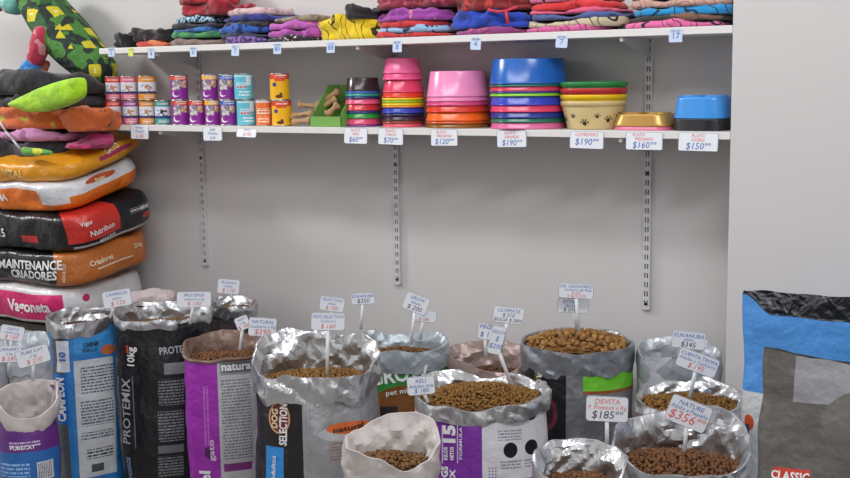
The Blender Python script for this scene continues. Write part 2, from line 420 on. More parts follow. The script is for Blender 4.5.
bone(bp(297, 104.5, -.19), bp(326, 107, -.13), .009, 'rawhide bone with knobbed end sticking out left of the green box')
bone(bp(309, 116, -.17), bp(337, 98, -.11), .011, 'long rawhide bone slanting up inside the green box')
bone(bp(313, 108, -.15), bp(340, 90, -.10), .011, 'topmost rawhide bone leaning in the green box')
bone(bp(326, 116, -.20), bp(339, 104, -.16), .009, 'short rawhide bone at the right inside the green box')

# ------------------------------------------------------------------ bowls
def plastic(h): 
    return plain('glossy_plastic_bowl', h, .22, 0, 0, 200)
def bowl_thing(x, y, z, rb, rt, h, colr, label, group, lean=0, metal=False, basin=True, flange=True):
    t = empty('pet_bowl', (x, y, z)); tag(t, label, 'pet bowl', group)
    if lean: t.rotation_euler = (0, lean, 0)
    e = .0011
    pr = [(rb-.001, 0), (rb+.0015, 0), (rb+.0022, .0025), (rb+.0015, .005), (rb-.0002, .0065)] if flange else [(rb, 0)]
    pr += [(rt, h-.003), (rt-.001, h-.0006), (rt-.004, h), (rt-.007, h-.002), (rt-.007-.25*rt, h*.42), (.001, h*.4)]
    pr2 = [(.001, h*.4-e), (rt-.007-.25*rt-e, h*.42-e), (rt-.007-e, h-.003-e), (rt-e, h-.004), (rb-.0012, 0)]
    m = MB(); m.lathe(pr+pr2, 48); m.build('bowl_shell', plastic(colr), t, True)
    return t
def px_stack(xc, ybot, y, items, hfull, group, lean=0, flange=True):
    """items bottom to top: (colour, width px bottom, width px top of the bare skirt, visible px height, label)"""
    P = on_y(xc, ybot, y); D = (P-CAM).dot(CF); k = D/FPX; z = ZL+.0008; x = P.x
    for c, wb, wt, vis, lab in items:
        h = max(hfull, vis*k*1.0)
        bowl_thing(x, y, z, wb*k/2-.002, wt*k/2, h, c, lab, group, 0, flange=flange)
        z += vis*k; x += lean*vis*k
R_ = lambda c, v, lab: (c, v, lab)
def ring_stack(xc, ybot, y, wb0, wb1, items, hfull, group, taper, lean=0):
    n = len(items); out = []
    for i, (c, v, lab) in enumerate(items):
        wb = wb0-.08*i if i < n-3 else wb0-.08*(n-4)+(wb1-wb0+.08*(n-4))*(i-n+4)/3
        if wb1 > wb0: wb = wb0+(wb1-wb0)*i/(n-1)
        out.append((c, wb, wb*taper, v, lab))
    px_stack(xc, ybot, y, out, hfull, group, lean)
ga = 'small pet bowls nested in the stack beside the green box'
ring_stack(363.3, 126, -.14, 36.3, 34.5, [('#7a3f8e', 2, 'purple bowl at the bottom of the stack beside the green box'), ('#d94a72', 6, 'pink-red bowl second from the bottom, stack beside the green box'), ('#2f8f3c', 5.2, 'green bowl low in the stack beside the green box'), ('#2a3a86', 2.4, 'navy bowl above the green one, stack beside the green box'), ('#c9303a', 6.3, 'red bowl in the middle of the stack beside the green box'), ('#e0567e', 5.2, 'pink bowl in the stack beside the green box'), ('#27336a', 2.6, 'navy bowl above the pink one, stack beside the green box'), ('#2f8f8a', 3, 'teal bowl near the top of the stack beside the green box'), ('#3a5bb0', 2.2, 'blue bowl right under the black top bowl'), ('#33262b', 13, 'black bowl on top of the small stack beside the green box')], .046, ga, .89, .01)
gb = 'pet bowls nested in the tall pink-topped stack'
ring_stack(404, 126, -.14, 43.5, 39.5, [('#e0526a', 3.6, 'rose bowl at the bottom of the tallest stack'), ('#8a3b22', 2.6, 'brown bowl, second from bottom of the tallest stack'), ('#3a2038', 4.8, 'dark purple bowl low in the tallest stack'), ('#22264f', 2.6, 'dark navy bowl of the tallest stack'), ('#2d3fb0', 5.6, 'blue bowl of the tallest stack'), ('#e08a22', 2, 'orange bowl above the blue one, tallest stack'), ('#e8c516', 2.6, 'lower yellow bowl of the tallest stack'), ('#8fb81e', 2.8, 'lime green bowl between two yellow ones, tallest stack'), ('#ecc81a', 2.2, 'upper yellow bowl of the tallest stack'), ('#dc3a28', 5, 'red bowl of the tallest stack'), ('#dc4468', 12.4, 'deep rose bowl under the pink ones, tallest stack'), ('#e8588c', 6.3, 'pink bowl second from the top, tallest stack'), ('#ee6a9c', 14.6, 'pink bowl on top of the tallest stack')], .055, gb, .84, -.012)
gc = 'pet bowls nested in the light-pink-topped stack'
ring_stack(458, 127.3, -.14, 64.5, 62, [('#8a5a1c', 4.2, 'brown bowl at the bottom of the orange and pink stack'), ('#c8501a', 2.8, 'dark orange bowl, second from bottom of the orange and pink stack'), ('#f0661c', 8.4, 'bright orange bowl in the orange and pink stack'), ('#d83c2a', 6.3, 'red bowl in the orange and pink stack'), ('#d0487e', 4.2, 'magenta bowl in the orange and pink stack'), ('#e884b4', 4.4, 'light pink bowl under the top one, orange and pink stack'), ('#ea8cba', 25, 'light pink bowl on top of the orange and pink stack')], .06, gc, .88, -.004)
gd = 'large pet bowls nested in the blue-topped stack'
ring_stack(528.5, 128.5, -.145, 76, 78, [('#dc6a9c', 6.3, 'pink bowl at the bottom of the large blue-topped stack'), ('#1f6b56', 4.4, 'dark green bowl low in the large blue-topped stack'), ('#27348e', 5.8, 'navy bowl of the large blue-topped stack'), ('#dc3e64', 6.5, 'rose red bowl of the large blue-topped stack'), ('#3040b8', 8.8, 'bright blue bowl in the middle of the large blue-topped stack'), ('#8cc832', 3.1, 'lime green bowl of the large blue-topped stack'), ('#2c3c98', 1.8, 'thin-edged navy bowl under the upper red one, large stack'), ('#d23c5a', 4.4, 'upper red bowl of the large blue-topped stack'), ('#1f6a62', 2.6, 'teal bowl right under the large blue top bowl'), ('#1f5fb4', 24.5, 'large blue bowl on top of the widest round stack')], .075, gd, .92)
# flared bowls, right way up
ge = 'flared pet bowls nested above the paw print bowl'
P = on_y(593.5, 129.5, -.14); k = (P-CAM).dot(CF)/FPX; z = ZL+.0008
def flared(x, z, rb, rt, h, c, label, paws=False, lipc=None):
    t = empty('pet_bowl', (x, -.14, z), math.atan2(CAM.x-x, -(CAM.y+.14))); tag(t, label, 'pet bowl', ge)
    m = MB(); m.lathe([(.001, 0), (rb-.003, 0), (rb, .003), (rt-.004, h-.016), (rt-.004, h-.0155), (rt, h-.015), (rt+.001, h-.002), (rt, h), (rt-.002, h), (rt-.006, h-.016), (rb-.003, .006), (.001, .005)], 48)
    m.build('bowl_shell', plastic(c), t, True)
    if paws:
        m = MB()
        def surf(a, zz, off=.0009):
            r = rb+(rt-.004-rb)*zz/(h-.016)+off; return Vector((r*math.sin(a), -r*math.cos(a), zz))
        def disc(a, zz, rr, n=10):
            r = rb+(rt-.004-rb)*zz/(h-.016)
            m.add([surf(a+rr*math.cos(2*PI*i/n)/r, zz+rr*math.sin(2*PI*i/n)) for i in range(n)], [tuple(range(n))])
        for a, zz, s in ((-1.25, .03, 1), (-.75, .042, .8), (-.32, .02, 1.15), (.12, .042, .8), (.52, .03, 1.1), (1.02, .04, 1.3), (1.2, .026, 1.2), (-2, .03, 1), (2, .03, 1)):
            disc(a, zz, .0062*s)
            for q in (-1.2, -.4, .4, 1.2): disc(a+.0105*s*math.sin(q)/rb, zz+.0105*s*math.cos(q), .0026*s)
        tag(m.build('paw_prints', plain('black_paw_print', '#2a1d14', .5), t), 'black paw prints')
flared(P.x, z, 52*k/2, 65.5*k/2, 27.5*k, '#d8c38c', 'cream bowl with black paw prints under the yellow bowl', True); z += 6.3*k
for c, lab in (('#ecc417', 'yellow flared bowl directly in the paw print bowl'), ('#c43236', 'red flared bowl between the yellow and green ones'), ('#2c8a46', 'green flared bowl on top, above the red one')):
    z += 0; flared(P.x, z, 52*k/2, 66.5*k/2, 27.5*k, c, lab); z += 6.3*k
def double_bowl(xc, ybot, wpx, wtop, hpx, z, c, label, group, metal=0, holes=True, dy=.075):
    P = on_y(xc, ybot, -.15); k = (P-CAM).dot(CF)/FPX; w, wt, h = wpx*k, wtop*k, hpx*k
    t = empty('double_bowl', (P.x, -.15, z)); tag(t, label, 'double pet bowl', group)
    A = Plan(w, dy*2, 3.6); B = Plan(wt, dy*2*(wt/w)**.7, 3.6)
    rows = [(0, 0, 1), (.1*h, .0, 1), (.2*h, 0, .985), (.86*h, 1, 1), (.95*h, 1, .985), (h, 1, .95), (h, 1, .5), (h, 1, .02)]
    N = 96; vs = []; fs = []
    for z_, s, sc in rows:
        for i in range(N):
            a = A.at(A.L*i/N); b_ = B.at(B.L*i/N); vs.append(((a[0]*(1-s)+b_[0]*s)*sc, (a[1]*(1-s)+b_[1]*s)*sc, z_))
    for j in range(len(rows)-1):
        for i in range(N): fs.append((j*N+i, j*N+(i+1) % N, (j+1)*N+(i+1) % N, (j+1)*N+i))
    mesh_obj('base', vs, fs, plain('glossy_double_bowl', c, .25 if not metal else .3, metal), t)
    if holes:
        for s in (-1, 1):
            m = MB(); r = min(wt*.23, dy*.7)
            m.lathe([(r, h), (r, h+.003), (r-.002, h+.0045), (r-.005, h+.004), (r-.012, h-.012), (.001, h-.014)], 36, cx=s*wt*.25)
            m.build('cup', plain('glossy_double_bowl', c, .25 if not metal else .3, metal), t, True)
    return h
gf = 'low double bowls beside the flared bowls'
h1 = double_bowl(646, 130.8, 60, 58, 3.6, ZL+.0008, '#d9698c', 'pink double bowl under the gold one', gf, 0, False)
double_bowl(646, 130.8, 59, 52, 12, ZL+.001+h1, '#b98f4a', 'gold-coloured low double bowl on the pink one', gf, .35)
gg = 'square double bowls beside the pillar'
h1 = double_bowl(703.5, 131.5, 55, 55, 12, ZL+.0008, '#1c1a20', 'black double bowl under the light blue one, next to pillar', gg, 0, False)
double_bowl(703.5, 131.5, 53.5, 49, 21, ZL+.001+h1, '#3c8fdc', 'light blue double bowl on the black one, next to pillar', gg)

# ------------------------------------------------------------------ price tags on the shelf edges
def plate(parent, w, h, outline=edge_blue, t=.0016, r=.006):
    m = MB(); m.rbox(-w/2, w/2, -t, 0, -h/2, h/2, min(r, h*.25)); cd_ = m.build('card', card, parent)
    m = MB(); e = .0011
    def ringp(W, H, rr):
        pts = []
        for (cx, cz, a0) in ((W-rr, H-rr, 0), (-W+rr, H-rr, PI/2), (-W+rr, -H+rr, PI), (W-rr, -H+rr, 1.5*PI)):
            for k in range(5): a = a0+k*PI/8; pts.append((cx+rr*math.cos(a), -t-.0003, cz+rr*math.sin(a)))
        return pts
    rr = min(r, h*.25); A = ringp(w/2-.0002, h/2-.0002, rr); B = ringp(w/2-e, h/2-e, rr-.001); n = len(A)
    m.add(A+B, [(i, (i+1) % n, n+(i+1) % n, n+i) for i in range(n)]); m.build('outline', outline, cd_); return cd_
def writing(parent, lines, w, h, t=.0016):
    """lines: (text, centre x fraction, centre z fraction, height fraction, ink)"""
    by = {}
    for txt, fx, fz, fh, ink in lines: by.setdefault(ink.name, (ink, []))[1].append((txt, fx, fz, fh))
    for ink, its in by.values():
        m = MB()
        for txt, fx, fz, fh in its:
            size = h*fh*1.2; vs, fs = text_geo(txt, round(size, 4), 0, .15)
            xs = [v[0] for v in vs]
            ww = (max(xs)-min(xs)) if xs else 1; s = min(1, w*.9/ww)
            m.add([(x*s+fx*w, -t-.0005, y+fz*h) for x, y in vs], fs)
        m.build('handwriting', ink, parent)
tags = [(139.5, 131.8, 22, 14.5, [('whiskas', 0, .3, .2, blue_ink), ('Pouch', 0, .02, .26, blue_ink), ('$ 100', 0, -.3, .26, red_ink)], 'price tag under the orange can, left end of the shelf'),
 (212.5, 133.8, 22.5, 14, [('Lata', 0, .32, .26, black_ink), ('Whiskas', 0, .02, .24, blue_ink), ('$ 90', 0, -.3, .24, blue_ink)], 'price tag below the purple cans with dark top line'),
 (246.5, 132.3, 23, 10.5, [('Fancy', 0, .26, .28, blue_ink), ('$ 105', .05, -.2, .36, red_ink)], 'slanting price tag under the pale turquoise can'),
 (355.5, 135.8, 25.5, 16, [('PLATO', 0, .33, .2, red_ink), ('MINI', 0, .1, .2, red_ink), ('$60ºº', 0, -.24, .38, blue_ink)], 'price tag reading $60 under the black-topped bowl stack'),
 (390.5, 136.5, 27, 16.5, [('PLATO', 0, .33, .2, red_ink), ('CHICO', 0, .1, .2, red_ink), ('$70ºº', 0, -.24, .38, blue_ink)], 'price tag reading $70 under the tallest bowl stack'),
 (444, 137.7, 28, 16.5, [('PLATO', -.1, .33, .2, red_ink), ('MEDIANO', 0, .1, .2, red_ink), ('$120ºº', 0, -.24, .4, blue_ink)], 'price tag reading $120 under the orange and pink stack'),
 (511.5, 138.8, 30, 17, [('PLATO', -.05, .33, .2, red_ink), ('GRANDE', 0, .1, .2, red_ink), ('$190ºº', 0, -.24, .4, blue_ink)], 'price tag reading $190 under the big blue bowl stack'),
 (586.5, 140, 33, 17.5, [('COMEDERO', 0, .3, .22, red_ink), ('$190ºº', 0, -.12, .44, blue_ink)], 'price tag reading $190 under the paw print bowl'),
 (644, 141, 35, 18, [('PLATO', -.15, .33, .2, red_ink), ('MEDIANO', 0, .1, .2, red_ink), ('$160ºº', 0, -.24, .42, blue_ink)], 'price tag reading $160 under the gold double bowl'),
 (698, 142, 37, 18.5, [('PLATO', 0, .33, .2, red_ink), ('DOBLE', 0, .1, .2, red_ink), ('$150ºº', 0, -.24, .42, blue_ink)], 'price tag reading $150 under the light blue double bowl')]
for i, (px, py, wp, hp, lines, lab) in enumerate(tags):
    P = on_y(px, py, -DEP-.003); k = (P-CAM).dot(CF)/FPX; w = wp*k/.9; h = hp*k
    t = empty('price_tag', (P.x, -DEP-.0014, P.z)); t.rotation_euler = (random.uniform(-.05, .02), random.uniform(-.03, .03), 0)
    if i == 2: t.rotation_euler = (-.25, .02, 0)
    tag(t, lab, 'price tag', 'price tags along the lower shelf'); writing(plate(t, w, h), lines, w, h)
utags = [(111, 52, 9, 10, '2', 'tiny blue price slip at the left end of the upper shelf'), (130.5, 52, 7, 9, '', 'tiny yellow-green price slip on the upper shelf edge'), (151, 53, 9, 11, '4', 'price slip under the black and red clothes'), (193, 51.5, 9, 11, '6', 'price slip under the taupe garment'),
 (235, 50, 10, 12, '7', 'price slip under the navy and violet pile'), (277, 48.2, 10, 12, '80', 'price slip under the magenta pile'), (330.5, 47, 10, 12, '88', 'price slip under the yellow garment'), (397, 46, 11, 13, '8', 'price slip under the red and plaid pile'),
 (475.5, 43, 12, 14, '4', 'price slip under the royal blue garment'), (561.5, 41, 13, 14, '7', 'price slip under the pink and beige pile'), (675.5, 35, 14, 15, '17', 'price slip nearest the pillar on the upper shelf')]
slip = plain('pale_blue_slip', '#c3d2ea', .6); slipy = plain('yellow_slip', '#d8e06a', .6)
for i, (px, py, wp, hp, s, lab) in enumerate(utags):
    P = on_y(px, py, -DEP-.003); k = (P-CAM).dot(CF)/FPX; w = wp*k; h = hp*k*.95
    t = empty('price_slip', (P.x, -DEP-.0012, P.z)); t.rotation_euler = (-.03, random.uniform(-.06, .06), 0); tag(t, lab, 'price tag', 'paper slips along the upper shelf')
    m = MB(); n = 20; m.rbox(-w/2, w/2, -.001, 0, -h/2, h/2*.7, .003); m.tube((-w*.2, 0, h*.33), (-w*.2, -.001, h*.33), h*.17, 12); m.tube((w*.2, 0, h*.33), (w*.2, -.001, h*.33), h*.17, 12)
    pp_ = m.build('paper', slipy if i == 1 else slip, t)
    if s:
        m = MB(); vs, fs = text_geo(s, round(h*.6, 4), 0); m.add([(x, -.0014, y-h*.08) for x, y in vs], fs); m.build('numeral', blue_ink, pp_)

# ------------------------------------------------------------------ folded clothes
def garment(x0, x1, z0, z1, y0, y1, mat, label, group, folds=2, seed=0, name='folded_garment', rot=0, tilt=0, cat='pet garment', n=3.4, amp=.006, centre=None):
    w, d, t = abs(x1-x0), abs(y1-y0), z1-z0
    pl = Plan(w, d, n); cx, cy = (x0+x1)/2, (y0+y1)/2
    rows = []
    K = 9
    for k in range(4): rows.append((k/4*.93, 0))
    for k in range(K+1): rows.append((1, k/K))
    for k in range(6): rows.append(((1-(k+1)/6)*.93+.0, 1))
    def fn(u, r):
        sc, zz = r
        if sc >= 1:
            prof = .93+.07*(abs(math.sin(PI*folds*zz)) if folds > 1 else math.sin(PI*zz))**.6
        else: prof = max(sc, .01)
        x, y = pl.at(u)
        p = Vector((x*prof, y*prof, z0+t*zz))
        a = nz(p, seed, 9)*amp*1.6+nz(p, seed+3, 24)*amp*.9+nz(p, seed+5, 50)*amp*.5
        edge = (abs(x)/(w/2))**3
        nx, ny = pl.normal(u)
        p.x += nx*a*(prof > .5); p.y += ny*a*(prof > .5)
        if zz > 0: p.z += (a*1.1+nz(p, seed+8, 6)*amp*1.6)*zz - t*.22*edge*zz*(1 if t > .02 else .5)
        p.z -= z0; return p, (u, zz*t)
    o = shell_mesh(name, pl.L, rows, fn, mat, None, 84)
    o.location = (cx, cy, z0); o.rotation_euler = (tilt, 0, rot); tag(o, label, cat, group); return o
YF = -.252
def gpx(x0, x1, yt, yb, mat, label, group, folds=1, seed=1, back=-.03, zc=None, **kw):
    x0 -= 7 if x0 > 130 else 1; x1 -= 1; a, b = on_y(x0, (yt+yb)/2, YF), on_y(x1, (yt+yb)/2, YF); xm = (x0+x1)/2
    z0, z1 = on_y(xm, yb, YF).z, on_y(xm, yt, YF).z
    z0 = max(z0, ZU+.001)
    return garment(a.x, b.x, z0, z1, YF, back, mat, label, group, folds, seed, **kw)
F = fabric
g1 = 'dark clothes at the left end of the upper shelf'; g2 = 'clothes pile with the red garment on top'; g3 = 'navy and violet clothes pile'; g4 = 'magenta clothes pile'
g6 = 'red, plaid and violet clothes pile'; g7 = 'clothes pile with the royal blue garment'; g8 = 'pink and beige clothes pile'; g9 = 'clothes pile beside the pillar'
gpx(136, 168, 41, 47.5, F('black_red_knit', '#c23a2c', '#d97f54', 25), 'red and orange garment under the black one, left end of upper shelf', g1, 1, 1)
gpx(126, 170, 30, 41, F('black_knit', '#1d161c', '#3a1c24', 20, .6), 'black garment on the red one, left end of upper shelf', g1, 2, 2, amp=.012)
gpx(109, 127, 34, 47.3, F('black_fleece', '#17141b'), 'small black garment at the very left of the upper shelf', g1, 2, 3, amp=.012)
gpx(168, 222, 37.5, 46.5, F('taupe_knit', '#7d6a63', '#8b776f', 60), 'taupe garment at the bottom of the pile with the red top', g2, 1, 4)
gpx(170, 220, 32, 37.8, F('green_knit', '#3f8f4e', '#2d6a55', 30), 'green garment above the taupe one', g2, 1, 5)
gpx(172, 216, 28, 32.2, F('blue_knit', '#2d6fb4', '#1d4a86', 30), 'blue garment above the green one', g2, 1, 6)
gpx(170, 221, 22.5, 28.3, F('black_knit_b', '#15131d', '#2b2438', 30), 'black garment in the pile with the red top', g2, 1, 7)
gpx(175, 214, 15, 22.6, F('nordic_knit', '#1a2233', '#a7cfe6', 85, .5), 'black and light blue patterned garment under the red one', g2, 1, 8)
gpx(181, 227, 3, 15.2, F('dark_red_knit', '#a32030', '#7c1524', 22), 'crumpled dark red garment topping its pile', g2, 2, 9, amp=.016)
gpx(181, 208, -9, 3.5, F('dark_red_knit_b', '#9b1f2d', '#c2303c', 22), 'dark red garment bunched up above the frame edge', g2, 2, 10, amp=.018)
gpx(222, 268, 37.5, 44.5, F('violet_print', '#3b2c68', '#8a62a8', 60, .52), 'dark violet printed garment at the bottom of the navy pile', g3, 1, 11)
gpx(219, 268, 32.5, 37.8, F('slate_knit', '#2c3150', '#1f2238', 30), 'slate garment between blue and violet, navy pile', g3, 1, 12)
gpx(218, 266, 26, 32.8, F('blue_camo', '#2559b4', '#142a5e', 35, .55), 'bright blue camouflage garment, navy pile', g3, 1, 13)
gpx(222, 270, 21, 26.2, F('brown_camo', '#2b2a33', '#5d4c42', 40, .55), 'brown and black garment, navy pile', g3, 1, 14)
gpx(222, 276, 15.4, 21.2, F('navy_knit', '#2a3386', '#1f2660', 30), 'navy garment under the pale pink one', g3, 1, 15)
gpx(226, 266, 8, 15.6, F('pale_pink_knit', '#cdaeb0', '#b48d92', 40), 'pale pink garment topping the navy pile', g3, 1, 16)
gpx(268, 313, 37, 42, F('black_white_print', '#241c28', '#d8c9d2', 90, .6), 'black and white printed garment at the bottom of the magenta pile', g4, 1, 17)
gpx(267, 318, 29, 37.2, F('magenta_knit', '#b04fa4', '#8c3a86', 26, .6), 'magenta garment, lower one of its pile', g4, 1, 18, amp=.01)
gpx(267, 316, 21, 29.3, F('magenta_knit_b', '#bc5fb4', '#d67a96', 45, .66), 'magenta garment with small salmon spots, upper one', g4, 1, 19, amp=.01)
gpx(274, 322, 16, 21.5, F('beige_knit', '#8c7d6c', '#6e6154', 30), 'beige-brown garment behind on the magenta pile', g4, 1, 20, back=-.03)
ye = F('yellow_knit', '#e0c01a', None, 24, .5, '#2b2412')
o = gpx(317, 374, 17, 39.5, ye, 'bright yellow garment with black lettering marks, heaped', None, 2, 21, amp=.016)
gpx(348, 374, 8, 19, F('black_fleece_b', '#201a20'), 'small black garment on the right of the yellow one', None, 2, 22, amp=.014)
gpx(375.5, 447, 32.5, 38, F('red_knit_c', '#c9282e', '#8f1b28', 60, .6), 'red garment at the bottom of the plaid and violet pile', g6, 1, 23)
gpx(376, 444, 27.5, 32.6, F('plaid', '#8fb4d6', '#22304e', 30, .6), 'light blue and black garment between two red ones', g6, 1, 24)
gpx(378, 440, 20.5, 27.6, F('red_knit_d', '#c42a30', '#a01f2a', 40, .6), 'red garment above the light blue one', g6, 1, 25)
gpx(374, 450, 7.5, 20.7, F('violet_heart', '#9a3f9e', '#d07a9e', 34, .66), 'violet garment with pink spots, draped on the red ones', g6, 2, 26, amp=.014)
gpx(375, 452, -8, 7.8, F('dark_red_print', '#7c1c30', '#b0405a', 40, .6), 'dark red garment topping the plaid and violet pile', g6, 2, 27, amp=.014)
gpx(454, 522, 27.5, 35.5, F('violet_red_knit', '#8a3a78', '#c04a70', 40, .55), 'plum garment under the royal blue one', g7, 1, 28)
bl = gpx(448, 532, 10, 28, F('royal_blue', '#1c3fae', '#142f86', 16, .6), 'royal blue padded garment with red strap', g7, 2, 29, amp=.014)
gpx(452, 530, -9, 10.2, F('maroon_print', '#7a1c1f', '#b8352a', 30, .6), 'maroon and orange-red garment above the royal blue one', g7, 2, 30, amp=.016)
m = MB(); px_pts = [(500, 12), (506, 20), (508, 26)]
strap = plain('red_strap', '#c8324a', .7)
prev = None
for (a, c) in ((488, 9.5), (497, 12), (506, 11), (517, 7)):
    q = on_y(a, c, YF-.012)
    if prev is not None: m.tube(prev, q, .005, 8)
    prev = q
m.tube(on_y(506, 10, YF-.012), on_y(508, 24, YF-.012), .0055, 8)
so = m.build('strap', strap, None, True); so.parent = bl; so.matrix_parent_inverse = Matrix.Translation(bl.location).inverted(); so['label'] = 'red strap'
pk = F('pink_black_line', '#d4619c', None, 22, .5, '#2a1c2a')
gpx(525, 601, 26.5, 33.5, pk, 'pink garment with black line print at the bottom, beside the royal blue pile', g8, 1, 31)
gpx(527, 619, 18.5, 26.7, F('beige_black', '#c4b89c', None, 20, .5, '#241f1f'), 'beige garment with black line print', g8, 1, 32)
gpx(530, 622, 13.5, 18.7, F('slate_blue', '#4c5c94', '#35406e', 40, .6), 'slate blue garment above the beige one', g8, 1, 33)
gpx(529, 616, 9.5, 13.6, F('pink_red', '#d0567c', '#a8324c', 40, .6), 'rose garment under the red one', g8, 1, 34)
gpx(530, 612, 1, 9.7, F('red_dots', '#cf2c30', '#7c1a22', 50, .66), 'red garment with dark marks', g8, 1, 35)
gpx(528, 608, -9, 1.2, F('pink_top', '#d977a4', None, 26, .5, '#382030'), 'pink garment at the top of the pink and beige pile', g8, 1, 36)
gpx(624, 721, 20.5, 27.5, F('pink_black_b', '#dc6aa0', None, 24, .5, '#221820'), 'pink garment with black line print at the bottom beside the pillar', g9, 1, 37)
gpx(630, 724, 14.5, 20.7, F('olive_brown', '#31302a', '#7d5a48', 22, .55), 'dark olive and brown garment under the bright blue one', g9, 1, 38)
gpx(632, 732, 6.5, 14.7, F('bright_blue', '#1c8cc8', None, 14, .5, '#0f2f4a'), 'bright sky blue garment beside the pillar', g9, 1, 39)
gpx(630, 728, -1.5, 6.7, F('beige_pink', '#c09a8c', None, 30, .5, '#8c3f4c'), 'beige and pink garment above the sky blue one', g9, 1, 40)
gpx(630, 728, -12, -1.3, F('dark_olive', '#4c4c40', '#7a6a5c', 30), 'olive garment topping the pile beside the pillar', g9, 1, 41)

# ------------------------------------------------------------------ bags
def open_bag(name, label, px, py, rz, wpx, dep, body_col, prints=(), texts=(), cuff=.07, cuff_mat=None, fill=.05, mound=.02, kib=None, raise_=.03, wave=.012, seed=1, yaw_off=0, rough=.36, metal=0, n=3.0, amp=.006, klabel='', taper=.04, cuff_label=None, crumple=1, jag=0, group='open bags of pet food by the wall', kibsize=.0072, flat=.62, body_mat=None, peaks=()):
    P = on_z(px, py, rz); D = (P-CAM).dot(CF); k = D/FPX; w = wpx*k
    rot = math.atan2(CAM.x-P.x, -(CAM.y-P.y))+yaw_off
    pl = Plan(w-.014, dep, n); L = pl.L
    t = empty(name, (P.x, P.y, 0), rot); tag(t, label, 'bag of pet food', group)
    cs, sn = math.cos(rot), math.sin(rot)
    def uvpx(px_, py_):     # point of the photograph -> (u, v) on the visible side of the bag
        d = ray(px_, py_); dl = Vector((d.x*cs+d.y*sn, -d.x*sn+d.y*cs)); o = CAM-Vector((P.x, P.y, 0)); ol = Vector((o.x*cs+o.y*sn, -o.x*sn+o.y*cs))
        best = None; ll = dl.length
        for i_ in range(-340, 341):
            u = L*i_/1024; x, y = pl.at(u); nx, ny = pl.normal(u); q = Vector((x, y))-ol
            if q.x*nx+q.y*ny > 0: continue
            c_ = (dl.x*q.y-dl.y*q.x)/ll
            if best is None or abs(c_) < abs(best[0]): best = (c_, u, q.dot(dl)/ll/ll)
        c_, u, t_ = best
        if abs(c_) > .004: u += math.copysign(abs(c_), u)
        return u, CAM.z+d.z*t_
    def rim(u):
        a = 2*PI*u/L; r = rz+raise_*(.5-.5*math.cos(a))+wave*.6*nz((math.cos(a)*1.2, math.sin(a)*1.2, 0), seed, 1.6)
        r += (jag*1.1+.016)*crease(u, 0, seed+9, .085, L)
        for pu, ph, pw in peaks: 
            da = (a-pu+PI) % (2*PI)-PI; r += ph*math.exp(-(da/pw)**2)
        return r
    def S0(u, v, off=0):
        x, y = pl.at(u); nx, ny = pl.normal(u); hh = rz
        s = 1-taper*(1-min(1, v/hh))
        bul = .018*math.sin(PI*min(1, v/hh))*(1-.6*abs(x)/(w/2))
        p = Vector((x*s, y*s, v)); q = nz(p, seed, 7)*amp*1.1+amp*(1+metal)*(1.1*crease(u+v*.35, v*.7, seed, .085)+.5*crease(u-v*.6, v, seed+1, .035))
        f = bul+q+off; return Vector((p.x+nx*f, p.y+ny*f, v))
    its = []
    for it in prints:
        xm_, ym_ = (it[1]+it[3])/2, (it[2]+it[4])/2; a, c = uvpx(it[1], ym_)[0], uvpx(it[3], ym_)[0]; b_, e = uvpx(xm_, it[2])[1], uvpx(xm_, it[4])[1]
        extra = list(it[6:]);
        if it[0] in ('lines', 'dots') and extra: extra[0] = extra[0]*k
        if it[0] == 'vlines' and extra: extra[0] = extra[0]*k
        its.append((it[0], a, c, b_, e, it[5], *extra))
    bm_ = body_mat or film('printed_bag_film', body_col, its, rough, metal)
    NR = 44
    body = shell_mesh('bag_body', L, [i/NR for i in range(NR+1)], lambda u, t_: (S0(u, max(.001, t_*(rim(u)-.012))), (u, t_*(rim(u)-.012))), bm_, t, 150)
    by = {}
    for it in texts:
        u, v = uvpx(it[1], it[2]); col = it[5]
        by.setdefault(col.name, (col, []))[1].append((it[0], u, v, it[3]*k/.7, it[4], it[7] if len(it) > 7 else .015, 0, it[6]*k))
    for col, ls in by.values(): put_text(S0, ls, col, body, off=.004)
    # folded rim
    cm = cuff_mat or silver
    def low(u):
        a = 2*PI*u/L; return rim(u)-cuff*(1+.22*nz((math.cos(a)*2, math.sin(a)*2, 3), seed+4, 1.7))
    zin = rz-fill-.05
    def fn(u, r):
        x, y = pl.at(u); nx, ny = pl.normal(u); R = rim(u)
        if r <= 1:   # outside, bottom to top
            z = low(u)+(R-low(u))*r; off = .005+.003*math.sin(PI*r)+.001*r
        elif r <= 1.5:
            q = (r-1)*2; z = R+.0008*math.sin(PI*q); off = .006-.006*q
        else:
            q = (r-1.5)/1.5; z = R+(zin-R)*q; off = -.001-.012*q
        A = amp*crumple; g = 1 if r <= 1.25 else (1 if r > 1.5 else .9)
        c = A*(2.2*crease(u+R*.3, R*.6, seed+2, .10, L)+1.5*crease(u+z*.9, z*.8, seed+5, .05, L)+.7*crease(u-z*.7, z*1.3, seed+6, .022, L))
        f = off+max(-.0035, c) if r <= 1.5 else off+min(max(-.0035, c), .02)*max(0, 1-(r-1.5)*2.5)-A*1.6*min(1, (r-1.5)*2.5)*(abs(2*crease(u+z, z*.9, seed+8, .07, L))+crease(u-z*.8, z, seed+11, .035, L)+.5)
        s = 1-taper*(1-min(1, z/rz)); return Vector((x*s+nx*f, y*s+ny*f, z+(c*.35 if 0 < r < 1.6 else 0))), (u, z)
    rows = [i/9 for i in range(10)]+[1.25, 1.5]+[1.5+1.5*i/12 for i in range(1, 13)]
    c_ = shell_mesh('folded_rim', L, rows, fn, cm, t, 240); sharpen(c_, 16)
    if cuff_label: c_['label'] = cuff_label
